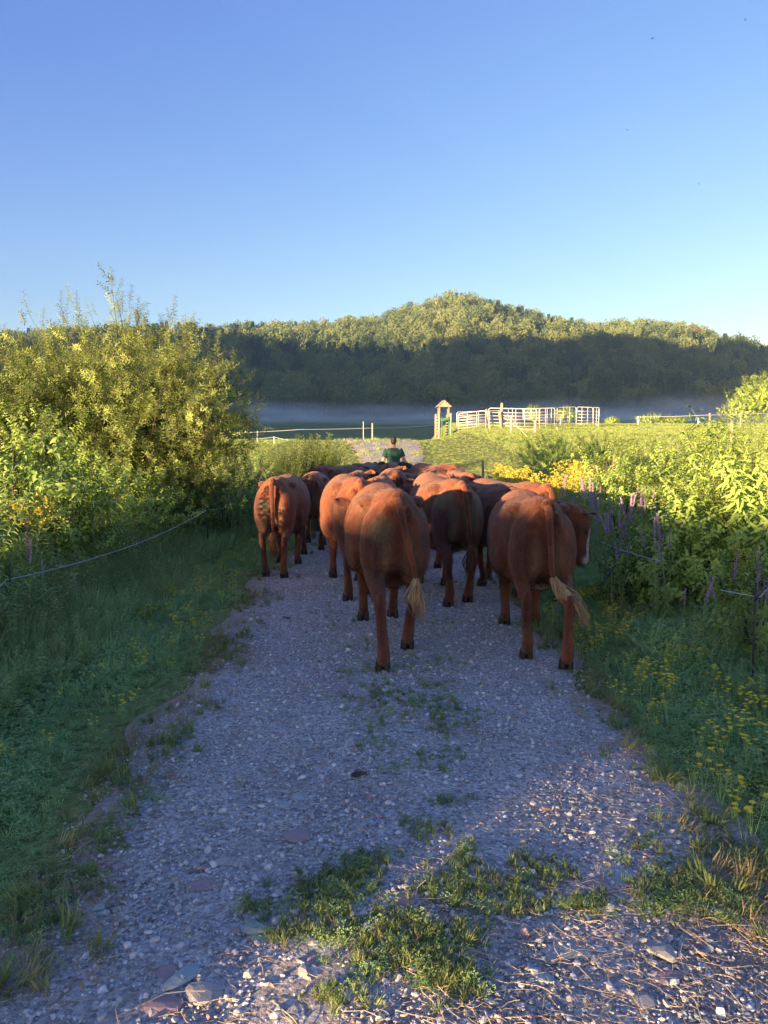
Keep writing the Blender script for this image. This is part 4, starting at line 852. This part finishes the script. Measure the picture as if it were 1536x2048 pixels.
def cow_parts(legs, Pp, hd, fat=1.0):
    "legs: (dy, lift) for hind left, hind right, front left, front right; animal faces +y"
    st = [(-.87, 1.05, .86, .05), (-.84, 1.18, .78, .11), (-.79, 1.26, .72, .16), (-.70, 1.32, .68, .205), (-.56, 1.34, .65, .235), (-.42, 1.345, .62, .245), (-.28, 1.32, .56, .295), (-.12, 1.31, .51, .355), (.10, 1.315, .50, .36), (.28, 1.325, .48, .355), (.45, 1.345, .48, .335), (.60, 1.355, .51, .285), (.74, 1.33, .56, .235), (.88, 1.26, .66, .17), (.96, 1.18, .76, .10)]
    seg = 28; a = np.linspace(0, 2 * math.pi, seg, endpoint=False); V = []
    for y, zt, zb, hw in st:
        hw = hw * (1 + (fat - 1) * (1 if -.3 < y < .5 else .5)); zc = zb + (zt - zb) * .52; c, s_ = np.cos(a), np.sin(a)
        xx = hw * np.sign(c) * np.abs(c) ** (.86 - .10 * float(np.clip((-.2 - y) / .3, 0, 1))); rr_ = float(np.clip((-.2 - y) / .3, 0, 1)); zz = np.where(s_ > 0, (zt - zc) * np.abs(s_) ** (.80 + .38 * rr_), -(zc - zb) * np.abs(s_) ** .95)
        xx = xx * np.where(s_ > 0, 1 - .12 * s_ ** 2 * (1 if y > -.3 else .6), 1 - .05 * s_ ** 2)
        V.append(np.stack([xx, np.full(seg, y), zc + zz], 1))
    n = len(st); V = np.concatenate(V); Fs = [(i * seg + j, i * seg + (j + 1) % seg, (i + 1) * seg + (j + 1) % seg, (i + 1) * seg + j) for i in range(n - 1) for j in range(seg)] + [tuple(range(seg))[::-1], tuple((n - 1) * seg + j for j in range(seg))]
    ps = [(V, Fs)]
    hooves = []
    for k, s in ((0, -1), (1, 1)):
        dy, lf = legs[k]; H = np.array([s * .135, -.70 + dy, lf])
        ps.append(ell((s * .142, -.63, .89), (.142, .225, .33), rx(.14)))        # thigh
        ps.append(ell((s * .115, -.79, .92), (.10, .095, .26), rx(-.05)))           # buttock muscle
        ps.append(ell((s * .20, -.42, 1.235), (.07, .13, .045))); ps.append(ell((s * .085, -.82, 1.15), (.045, .05, .08)))   # hook and pin bones
        ps.append(ell((s * .28, .08, .80), (.085, .40, .20)))
        st_ = np.array([s * .17, -.50 + dy * .18, .70]); hk = np.array([s * .155, -.80 + dy * .62 + lf * .3, .50 + lf * .45]); ft = H + np.array([0, -.055, .155])
        ps.append(limb([(s * .145, -.60, .86), st_ * .55 + np.array([s * .145, -.64, .74]) * .45, (st_ + hk * 2) / 3 + np.array([0, .0, .02]), hk, hk * .6 + ft * .4 + np.array([0, .01, 0]), ft, H + np.array([0, 0, .075])],
                       [(.115, .19), (.10, .15), (.060, .082), (.046, .064), (.038, .044), (.050, .052), (.053, .057)], 5, 14))
        ps.append(ell(hk + np.array([0, -.05, .045]), (.026, .032, .055)))            # point of hock
        hooves.append((H, dy))
    for k, s in ((2, -1), (3, 1)):
        dy, lf = legs[k]; H = np.array([s * .15, .54 + dy, lf])
        ps.append(ell((s * .19, .60, .93), (.115, .19, .30), rx(-.25)))
        kn = np.array([s * .155, .55 + dy * .6 + lf * .5, .385 + lf * .6]); ft = H + np.array([0, -.03, .14])
        ps.append(limb([(s * .18, .58, .82), (s * .175, .52 + dy * .15, .66), (s * .16, .54 + dy * .4, .52), kn, kn * .5 + ft * .5, ft, H + np.array([0, .01, .07])], [(.10, .14), (.085, .11), (.062, .072), (.055, .06), (.041, .042), (.048, .05), (.052, .056)], 5, 14))
        hooves.append((H, dy))
    Pp = np.array(Pp, float); hv = np.array(hd, float); hv /= np.linalg.norm(hv)
    ps.append(tube(catmull([(0, .55, 1.03), (Pp[0] * .25, .85, 1.05), Pp * .55 + np.array([0, .9, 1.05]) * .45, Pp - hv * .02 + np.array([0, 0, -.04])], 5), np.stack([np.linspace(.20, .095, 16), np.linspace(.30, .125, 16)], 1), 14, True, [1, 0, 0]))
    hp, B = headparts(Pp, hd); ps.append(hp)
    ps.append(ell((0, -.80, 1.275), (.05, .10, .055), rx(-.3)))                    # tail head
    ps.append(ell((0, .78, .62), (.075, .17, .12)))                                 # brisket
    ps.append(ell((0, -.42, .60), (.13, .16, .075)))                                # udder or sheath line
    return ps, hooves, B
def hoofmesh():
    b = MB()
    for s in (-1, 1):
        pr = [(0, 1.0, 1.0), (.05, .93, .92), (.085, .8, .74), (.10, .6, .55)]; V = []; seg = 10
        for z, kx, ky in pr:
            for j in range(seg):
                a = 2 * math.pi * j / seg; V.append((s * .029 + math.cos(a) * .03 * kx, math.sin(a) * .062 * ky + .012 - z * .25, z))
        b.add(V, [(i * seg + j, i * seg + (j + 1) % seg, (i + 1) * seg + (j + 1) % seg, (i + 1) * seg + j) for i in range(3) for j in range(seg)] + [tuple(range(seg))[::-1], tuple(30 + j for j in range(seg))])
    for s in (-1, 1): V_, F_ = ell((s * .026, -.062, .125), (.014, .016, .02), None, 8, 5); b.add(V_, F_)
    return b.mesh('hoof', M['hoof'], True)
HOOF = hoofmesh()
def earmesh():
    V = []; seg = 12; n = 8
    for i in range(n + 1):
        t = i / n; w_ = .058 * math.sin(math.pi * min(1, t * .86 + .12)) ** .8 + .004; c = np.array([t * .2, 0, -.02 * t * t])
        for j in range(seg):
            a = 2 * math.pi * j / seg; th = .011 if math.sin(a) < 0 else .011 - .030 * math.sin(math.pi * min(1, t + .1))
            V.append(c + np.array([0, math.sin(a) * th - .02 * (math.cos(a) ** 2), math.cos(a) * w_]))
    Fs = [(i * seg + j, i * seg + (j + 1) % seg, (i + 1) * seg + (j + 1) % seg, (i + 1) * seg + j) for i in range(n) for j in range(seg)] + [tuple(range(seg))[::-1], tuple(n * seg + j for j in range(seg))]
    return mesh('ear', V, Fs, M['coat'], True)
EAR = earmesh()
EYE = None
def coatpaint(me, marks):
    n = len(me.vertices); co = np.zeros(n * 3, np.float32); me.vertices.foreach_get('co', co); co = co.reshape(-1, 3); c = np.zeros((n, 4), np.float32); c[:, 3] = 1
    def blob(ch, ctr, r, k=1.0):
        d = np.sqrt((((co - np.array(ctr)) / np.array(r)) ** 2).sum(1)); c[:, ch] = np.maximum(c[:, ch], np.clip(1.35 - d, 0, 1) * k)
    for s in (-1, 1):
        blob(1, (s * .09, -.86, .83), (.07, .16, .22), .8); blob(1, (s * .13, -.74, .62), (.08, .12, .14), .6); blob(1, (0, -.40, .55), (.2, .3, .09), .6)
        for y in (-.72, .55): blob(1, (s * .16, y, .2), (.1, .25, .16), .45)
    for m_ in marks: blob(*m_)
    at = me.color_attributes.new('coat', 'FLOAT_COLOR', 'POINT'); at.data.foreach_set('color', c.ravel())
_bodies = {}
WALK = {'A': [(-.22, 0), (.28, .0), (.22, 0), (-.24, .0)], 'B': [(.25, .0), (-.2, 0), (-.2, .0), (.2, 0)], 'C': [(.04, 0), (-.10, 0), (.12, 0), (-.05, 0)], 'D': [(-.05, 0), (.10, .0), (-.1, 0), (.12, 0)]}
HEADS = {'low': ((0, 1.22, 1.16), (0, .75, -.65)), 'up': ((0, 1.14, 1.28), (0, .85, -.45)), 'right': ((.44, .98, 1.14), (.30, .22, -.85)), 'turned': ((.64, .84, 1.08), (.20, .05, -.92)), 'lowl': ((-.16, 1.18, 1.12), (-.2, .72, -.66)), 'left': ((-.30, 1.08, 1.22), (-.75, .35, -.5)), 'leftup': ((-.2, 1.1, 1.30), (-.8, .45, -.35)), 'rightup': ((.22, 1.1, 1.30), (.85, .35, -.3))}
def cow(x, y, hdg, pose, head, label, scale=1.0, tone=1.0, fat=1.0, tail=None, switch='red', sw=None, marks=(), vox=.02, tag=None, group='red brown cattle walking up the track', extra=()):
    root = empty('cow', (x, y, float(RZ(np.array([x]), np.array([y]))[0])), -hdg, label, 'cow', group); root.scale = (scale,) * 3; tone = tone * .90
    key = (str(pose), head, fat, vox, str(marks)); Pp, hd = HEADS[head]
    legs = WALK[pose] if isinstance(pose, str) else pose
    if key not in _bodies:
        ps, hv, B = cow_parts(legs, Pp, hd, fat); me = fuse(ps, vox, 4 if vox < .019 else 3, .55); me.name = 'body'; me.materials.append(M['coat']); coatpaint(me, marks); _bodies[key] = (me, hv, B)
    me, hv, B = _bodies[key]
    bo = ob('body', me, root); bo['tone'] = tone
    for H, dy in hv: ob('hoof', HOOF, root, (H[0], H[1] + .012, H[2] - .004))
    for s in (-1, 1):
        p = np.array(Pp) + B @ np.array([s * .085, .0, .02]); dr = B @ np.array([s * .9, -.12, .12]); dr /= np.linalg.norm(dr)
        xa = Vector(dr); za = Vector(B[:, 2]); ya = za.cross(xa).normalized() * 1; za = xa.cross(ya).normalized(); Mt = Matrix((xa, ya, za)).transposed()
        e = ob('ear', EAR, root, p); e.rotation_euler = Mt.to_euler(); e['tone'] = tone; 
        p2 = np.array(Pp) + B @ np.array([s * .098, .165, -.015]); ev, ef = ell((0, 0, 0), (.017, .024, .022), None, 10, 7); ob('eye', mesh('eye', ev, ef, M['eye'], True), root, p2)
    if tag is not None:
        p = np.array(Pp) + B @ np.array([tag * .20, -.02, -.05]); b = MB(); b.box((0, 0, -.03), (.05, .008, .07)); ob('ear_tag', b.mesh('ear_tag', M['white']), root, p)
    T_ = tail if tail is not None else [(0, -.83, 1.285), (.0, -.915, 1.24), (.005, -.935, 1.10), (.01, -.925, .9), (.01, -.91, .72), (.015, -.91, .58)]
    pts = catmull(T_, 5); n = len(pts)
    tl = ob('tail', mesh('tail', *tube(pts, np.stack([np.interp(np.linspace(0, 1, n), [0, .12, .4, 1], [.036, .034, .026, .017])] * 2, 1) * np.array([1.0, .8]), 10, True, [1, 0, 0]), M['coat'], True), root); tl['tone'] = tone * 1.1
    # hair of the tail end: tapered wavy locks
    S_ = np.array(sw if sw is not None else [T_[-1], np.array(T_[-1]) + (0.005, 0, -.1), np.array(T_[-1]) + (.0, -.005, -.22), np.array(T_[-1]) + (.0, .0, -.30)], float)
    S_[0] += (T_[-2] - np.array(T_[-1])) * .25
    b = MB(); L_ = np.linalg.norm(np.diff(S_, axis=0), axis=1).sum()
    for k in range(90 if vox < .019 else 16):
        o0 = rs.normal(0, .011, 3); spread = rs.normal(0, .024, 3); en = rs.uniform(.6, 1.05); ph = rs.uniform(0, 6.28); cs = catmull(S_, 4); m_ = len(cs); tt = np.linspace(0, 1, m_)[:, None]; idx_ = np.linspace(0, (m_ - 1) * min(en, 1), m_); cc_ = np.stack([np.interp(idx_, np.arange(m_), cs[:, q_]) for q_ in range(3)], 1)
        wv = np.stack([np.sin(tt[:, 0] * 9 + ph), np.cos(tt[:, 0] * 8 + ph), 0 * tt[:, 0]], 1) * .018 * tt
        b.tube(cc_ + o0 + spread * np.sin(tt * 2.7) * 1.15 + wv, np.interp(np.linspace(0, 1, m_), [0, .3, 1], [.006, .0055, .001]), 4, 0, False)
    ob('tail_switch', b.mesh('tail_switch', M['switch' if switch == 'blond' else 'switchred'], True), tl)
    return root
def fur(body, n, zmin, L_=.022, seed=1, sel=None):
    me = body.data; V_ = np.zeros(len(me.vertices) * 3, np.float32); me.vertices.foreach_get('co', V_); V_ = V_.reshape(-1, 3); N_ = np.zeros(len(me.vertices) * 3, np.float32); me.vertices.foreach_get('normal', N_); N_ = N_.reshape(-1, 3)
    k = np.nonzero(V_[:, 2] > zmin)[0] if sel is None else np.nonzero(sel(V_))[0]; k = rs.choice(k, n); p = V_[k] + rs.normal(0, .006, (n, 3)); nn = N_[k]
    lay = np.array([0, -.45, -.85]); d = nn * .42 + lay * .7 + rs.normal(0, .2, (n, 3)); d /= np.linalg.norm(d, axis=1)[:, None]; s = np.cross(d, nn); s /= np.linalg.norm(s, axis=1)[:, None] + 1e-6
    l = L_ * rs.uniform(.5, 1.2, n)[:, None]; w_ = .002; b0 = p - nn * .004
    V = np.stack([b0 - s * w_, b0 + s * w_, b0 + d * l], 1).reshape(-1, 3); o = ob('coat_hair', mesh('coat_hair', V, np.arange(n * 3).reshape(n, 3), M['coat']), body); o['kind'] = 'stuff'; o['tone'] = body.get('tone', 1.0) * 1.1
WHITEFACE = [(0, (.76, .87, .80), (.085, .12, .20), 1.5), (0, (.75, .87, .62), (.12, .14, .09), 1.3), (0, (0, .0, .50), (.26, .50, .10), 1.2), (0, (0, -.42, .55), (.13, .2, .09), 1.0)]
# heading is the clockwise turn away from straight ahead
c1 = cow(.02, 6.72, -.10, [(-.36, 0), (.28, .0), (.20, 0), (-.26 + .55, 0)], 'lowl', 'big cow nearest the camera, in the middle of the track, tail hanging to the right', 1.0, 1.12, 1.02,
    tail=[(0, -.83, 1.285), (.0, -.93, 1.24), (.03, -.97, 1.10), (.075, -.965, .9), (.115, -.94, .74), (.135, -.93, .64)], switch='blond', sw=[(.135, -.93, .64), (.13, -.92, .55), (.145, -.925, .45), (.175, -.92, .33)], vox=.016, marks=[(2, (-.14, -.88, 1.05), (.13, .14, .13), .95), (2, (.06, -.86, .75), (.10, .1, .12), .7)])
c2 = cow(1.30, 6.82, .03, [(-.05, 0), (-.34, 0), (.0, 0), (-.0, 0)], 'turned', 'stocky cow on the right turning its white face aside, blond tail flicking', .97, 1.02, 1.03,
    tail=[(0, -.83, 1.285), (.0, -.93, 1.24), (.005, -.96, 1.08), (.02, -.95, .9), (.03, -.94, .76), (.045, -.95, .69)], switch='blond', sw=[(.045, -.95, .69), (.10, -.97, .60), (.17, -1.0, .54), (.24, -1.0, .44), (.30, -1.0, .34)], marks=WHITEFACE, vox=.016)
MAN = [(2, (-.17, -.78, 1.12), (.13, .2, .10), 1.25), (2, (.2, -.7, 1.05), (.17, .3, .2), 1.2), (2, (.1, -.85, .95), (.12, .1, .18), .9), (2, (-.1, -.9, .98), (.09, .1, .10), .9)]
c3 = cow(.70, 9.05, -.16, [(-.12, 0), (.10, .0), (.1, 0), (-.05, 0)], 'low', 'cow with dung caked rump just ahead of the nearest one, right of centre', 1.02, 1.12, 1.0, tail=[(0, -.83, 1.285), (.0, -.93, 1.25), (.01, -.96, 1.10), (.05, -.93, .9), (.07, -.90, .72), (.075, -.90, .62)], marks=MAN, vox=.018)
c4 = cow(1.50, 9.3, -.38, 'B', 'leftup', 'dark cow behind the white faced one, its back half sunlit', 1.0, .82, 1.05, vox=.018)
c5 = cow(-.40, 9.35, -.16, [(-.12, 0), (.16, 0), (.22, 0), (-.1, 0)], 'right', 'light orange brown cow left of the nearest one, twisting its head back', 1.02, 1.25, 1.0, vox=.018, tag=1)
c6 = cow(-1.45, 10.95, .02, 'C', 'low', 'leftmost cow walking on the grass edge with dappled hindquarters', 1.0, .98, 1.05, vox=.018, marks=MAN[3:])
for a in [(-1.22, 13.4, -.05, 'A', 'low', 'cow half hidden behind the leftmost one', 0.978, .85), (-1.05, 16.6, .55, 'B', 'low', 'dark cow at the rear left heading right', 0.997, .62), (-.52, 14.9, .05, 'D', 'low', 'brown round backed cow between the rear left ones and the centre', 0.95, .95),
    (-.50, 18.3, .25, 'A', 'up', 'almost black cow at the back, left of the man', 0.978, .45), (-.10, 12.3, .1, 'B', 'low', 'cow showing its rounded back right behind the orange brown one', 0.931, 1.1), (.18, 14.2, -.05, 'D', 'rightup', 'dark rumped cow in the middle of the herd', 0.988, .7),
    (.16, 18.2, .1, 'C', 'low', 'foremost cow directly behind the man, back glowing orange', 0.978, 1.25), (.80, 11.9, -.12, 'A', 'low', 'reddish cow ahead of the dung caked one', 0.997, 1.05), (.62, 14.4, -.75, 'B', 'leftup', 'cow with upright lit ear in the middle of the herd', 0.95, .8),
    (1.15, 17.6, -.5, 'C', 'leftup', 'dark cow with raised head at the back, right of the man', 0.997, .6), (1.42, 13.9, -.1, 'D', 'up', 'brown cow on the right just ahead of the half sunlit one', 0.988, .8), (1.02, 16.2, .1, 'A', 'up', 'cow squeezed between the raised head and the reddish back', 0.95, .9)]:
    cow(a[0], a[1], a[2], a[3], a[4], a[5], a[6], a[7], vox=.024)
for c_, nh in ((c1, 60000), (c2, 55000), (c3, 30000), (c5, 24000), (c6, 16000)):
    bd = [k for k in c_.children if k.name.startswith('body')][0]; fur(bd, nh, .25, .028)
bd = [k for k in c2.children if k.name.startswith('body')][0]; fur(bd, 2500, 0, .035, sel=lambda v: (v[:, 2] > 1.22) & (v[:, 1] < -.62) & (np.abs(v[:, 0]) < .07))
# ------------------------------------------------------------------ the herdsman
def person(x, y, hdg):
    root = empty('person', (x, y, T(x, y)), -hdg, 'man in green t-shirt and grey jeans walking ahead of the herd, seen from behind', 'person'); root.scale = (1.06,) * 3
    sk = [ell((0, .01, 1.66), (.078, .098, .118)), limb([(0, -.01, 1.42), (0, 0, 1.50), (0, .01, 1.60)], [.07, .058, .056], 3, 10), ell((0, .0, 1.22), (.165, .10, .26)), ell((0, .0, .98), (.155, .105, .13))]
    arms = []
    for s, el, wr in ((-1, (-.29, -.05, 1.11), (-.33, .02, .87)), (1, (.30, -.03, 1.13), (.45, .10, .94))):
        sh = (s * .185, 0, 1.40); sk.append(limb([sh, (np.array(sh) + el) / 2, el, (np.array(el) + wr) / 2, wr], [.058, .052, .044, .040, .027], 4, 10)); arms.append((sh, el, wr))
        wr = np.array(wr); d = wr - np.array(el); d /= np.linalg.norm(d); side = np.array([0, 1., 0]); side -= d * side.dot(d); side /= np.linalg.norm(side); sk.append(tube([wr, wr + d * .05, wr + d * .09], [(.02, .032), (.019, .042), (.014, .038)], 8, True, np.cross(d, side)))
        for k, ln in enumerate((.068, .078, .073, .055)): 
            b0 = wr + d * .085 + side * (.03 - .02 * k); cur = np.array([-s * .3, 0, 0]); sk.append(tube([b0 - d * .01, b0 + d * ln * .5 + cur * .01, b0 + d * ln * .9 + cur * .06], [.0095, .009, .007], 6))
        b0 = wr + d * .03 + side * .03; sk.append(tube([b0, b0 + side * .025 + d * .03, b0 + side * .03 + d * .065], [.011, .010, .008], 6))
    for s, kn, an in ((-1, (-.105, .12, .52), (-.10, -.06, .12)), (1, (.105, .0, .50), (.10, .22, .08))):
        sk.append(limb([(s * .09, 0, .95), kn, an, np.array(an) + (0, 0, -.05)], [.085, .055, .038, .04], 5, 10))
    for s in (-1, 1): sk.append(ell((s * .079, .005, 1.655), (.012, .022, .032)))
    sk.append(ell((0, .105, 1.645), (.014, .02, .022)))
    me = fuse(sk, .011, 3); me.name = 'body'; me.materials.append(M['skin']); ob('body', me, root)
    shp = [tube([(0, 0, .94), (0, 0, 1.06), (0, 0, 1.22), (0, 0, 1.36), (0, 0, 1.44), (0, 0, 1.475)], [(.178, .125), (.172, .12), (.188, .128), (.205, .125), (.155, .09), (.07, .065)], 18, True, [1, 0, 0])]
    for sh, el, wr in arms:
        sh, el = np.array(sh), np.array(el); shp.append(limb([sh * .8 + np.array([0, 0, 1.40]) * .2, sh, sh * .35 + el * .65], [.075, .078, .076], 4, 12))
    me = fuse(shp, .012, 3); me.name = 'shirt'; me.materials.append(M['shirt']); ob('shirt', me, root)
    jp = [tube([(0, 0, .86), (0, 0, .95), (0, 0, 1.03)], [(.165, .125), (.172, .128), (.160, .115)], 16, True, [1, 0, 0])]
    for s, kn, an in ((-1, (-.105, .12, .52), (-.10, -.06, .12)), (1, (.105, .0, .50), (.10, .22, .08))):
        jp.append(limb([(s * .09, 0, .92), kn, an], [.10, .075, .068], 5, 12))
    me = fuse(jp, .013, 3); me.name = 'jeans'; me.materials.append(M['denim']); ob('jeans', me, root)
    b = MB(); V_, F_ = ell((0, -.012, 1.695), (.086, .098, .098)); b.add(V_, F_); V_, F_ = ell((0, -.05, 1.64), (.074, .06, .075)); b.add(V_, F_); ob('hair', b.mesh('hair', M['hair'], True), root)
    for an in ((-.10, -.06, .10), (.10, .22, .07)):
        a = np.array(an); me = fuse([tube([a + (0, -.05, -.06), a + (0, .05, -.065), a + (0, .17, -.07)], [(.045, .04), (.05, .04), (.04, .025)], 10, True, [1, 0, 0]), tube([a + (0, 0, -.06), a + (0, 0, .06)], [.048, .05], 10)], .012, 3); me.name = 'boot'; me.materials.append(M['boot']); ob('boot', me, root)
    b = MB(); b.box((.165, -.10, .88), (.05, .045, .22)); ob('holster', b.mesh('holster', M['black']), root)
    b = MB(); b.tube([(.165 * math.cos(a), .122 * math.sin(a), .985) for a in np.linspace(0, 6.28, 25)], .016, 5, 0, False); ob('belt', b.mesh('belt', M['boot']), root)
person(X(787, 22.5) , 22.5, .05)
# ------------------------------------------------------------------ single stones lying on the track (pixel, width, kind, label)
SL = [(368, 1976, 78, 'slate', 'long pale blue slab of slate near the lower left corner of the track', .45, 3.0, .9), (410, 2008, 62, 'palestone', 'pinkish lit rock beside the long pale blue slab', .7, 1.5, -.5), (326, 2036, 60, 'purplestone', 'purplish flat rock at the very bottom left', .5, 1.5, .3),
      (443, 1741, 36, 'palestone', 'buff wedge shaped stone alone on the left wheel track', .7, 1.6, .2), (414, 1788, 66, 'purplestone', 'flat purple shale slab set into the left wheel track', .2, 2.0, .1), (512, 1880, 34, 'slate', 'squarish blue stone at the left tip of the grass strip', .8, 1.1, .4),
      (330, 1968, 34, 'purplestone', 'round purple stone left of the long slab', .4, 1.2, 0), (569, 1626, 24, 'slate', 'smooth blue grey cobble, lower of a pair on the left track', .7, 1.3, .1), (598, 1611, 22, 'slate', 'smooth blue grey cobble, upper of a pair on the left track', .8, 1.1, .6),
      (597, 1690, 44, 'purplestone', 'half buried brownish rock near the track middle', .5, 1.3, .2), (1229, 1770, 66, 'slate', 'large flat blue slab beside the right grass patch', .12, 1.5, .8), (1185, 1788, 70, 'purplestone', 'large flat purple slab left of the blue one', .12, 1.9, .2),
      (1329, 1922, 46, 'palestone', 'pale yellowish rock standing up in the sunlit foreground right', .9, 1.0, .5), (1359, 1932, 18, 'slate', 'little blue stone leaning against the pale yellowish rock', .8, 1.2, 0), (1135, 1922, 80, 'slate', 'thin pointed blue slab in the sunlit foreground', .12, 2.4, -.15),
      (1083, 1983, 34, 'slate', 'pair sized blue stone near the bottom edge, right of centre', .6, 1.3, .4), (1330, 1975, 60, 'purplestone', 'sunlit purple slab below the pale yellowish rock', .25, 1.8, .3), (1292, 2030, 34, 'palestone', 'yellowish lichen covered stone at the bottom edge', .8, 1.2, 0),
      (1100, 1942, 22, 'palestone', 'small reddish lit pebble in front of the thin pointed slab', .9, 1.1, 0), (1255, 1667, 16, 'palestone', 'white quartz pebble right of centre on the open gravel', .8, 1.2, 0), (612, 1975, 26, 'palestone', 'pale upright stone at the foot of the lower grass tufts', 1.2, .9, .2),
      (820, 1477, 36, 'slate', 'thin blue flake below the central grass patch', .15, 2.2, 0), (132, 1912, 14, 'palestone', 'white chip near the left verge', .6, 1.5, .3), (200, 1830, 24, 'slate', 'grey blue stone on the left side of the track', .6, 1.3, .2),
      (1290, 1820, 34, 'slate', 'grey blue stone among the right grass patch', .5, 1.5, .1), (1318, 1700, 10, 'palestone', 'tiny pink lit chip on the right wheel track', .8, 1.3, 0), (808, 1828, 34, 'purplestone', 'dull purple stone in the middle of the grass strip', .5, 1.5, .1),
      (628, 1945, 40, 'purplestone', 'low purple rock in front of the grass strip', .4, 1.5, .2), (1015, 1245, 10, 'palestone', 'small white stone behind the heels of the nearest cows', .8, 1.2, 0), (236, 1745, 22, 'purplestone', 'small brown purple stone by the left verge', .5, 1.4, 0)]
for i, (u, v, wpx, mt, lab, fl, asp, rz_) in enumerate(SL):
    q = G(u, v); s_ = wpx / F * math.hypot(q[1], CAMZ); import bmesh as bmx
    bm = bmx.new(); bmx.ops.create_icosphere(bm, subdivisions=2, radius=.5); r3 = np.random.RandomState(i)
    pl = [(Vector(r3.normal(0, 1, 3)).normalized(), r3.uniform(.28, .44)) for _ in range(9)]
    for vv_ in bm.verts:
        for nn, dd in pl:
            h_ = vv_.co.dot(nn) - dd
            if h_ > 0: vv_.co -= nn * h_
        vv_.co = Vector((vv_.co.x * 1.25, vv_.co.y * 1.25 / asp * 1.3, vv_.co.z * fl * .55))
    me = bpy.data.meshes.new('stone'); bm.to_mesh(me); bm.free(); me.materials.append(M[mt])
    zt = float(RZ(np.array([q[0]]), np.array([q[1]]))[0])
    prop(ob('stone', me, None, (q[0], q[1], zt + s_ * fl * .05), (r3.normal(0, .05), r3.normal(0, .05), rz_), s_), lab, 'stone', 'single stones on the track')
# dung lumps
for u, v, w_, lab in [(574, 1243, 14, 'dark dung lump on the left wheel track behind the herd'), (722, 1571, 30, 'dark dung smear in the middle of the track')]:
    q = G(u, v); s_ = w_ / F * q[1]; b = MB()
    for k in range(5): V_, F_ = ell((rs.normal(0, .25), rs.normal(0, .2), .12), (.3, .25, .16), None, 8, 6); b.add(V_, F_)
    prop(ob('dung', b.mesh('dung', M['bark'], True), None, (q[0], q[1], float(RZ(np.array([q[0]]), np.array([q[1]]))[0]) - .002), None, s_), lab, 'dung')
# birds, tiny in the sky
for u, v, Y, lab in [(1305, 77, 60, 'dark small bird high in the sky, left of the pair at upper right'), (1491, 40, 66, 'small reddish bird at the very upper right'), (1255, 260, 75, 'faint speck of a bird, middle right sky'), (1398, 368, 80, 'tiny bird lowest in the sky above the hill shoulder')]:
    b = MB(); V_, F_ = ell((0, 0, 0), (.03, .085, .03), None, 8, 6); b.add(V_, F_); b.add([(0, .04, .0), (0, -.03, 0), (.17, -.03, .05), (.10, .05, .04), (-.17, -.03, .05), (-.10, .05, .04), (0, .0, .015)], [(0, 3, 2, 1), (0, 1, 4, 5), (6, 2, 3), (6, 5, 4)]); b.add([(0, -.07, 0), (-.03, -.15, 0), (.03, -.15, 0), (0, -.1, .01)], [(0, 1, 3), (0, 3, 2), (1, 2, 3)])
    prop(ob('bird', b.mesh('bird', M['black'], True), None, P(u, v, Y), (0, 0, rs.uniform(-1, 1))), lab, 'bird', 'birds in the sky')
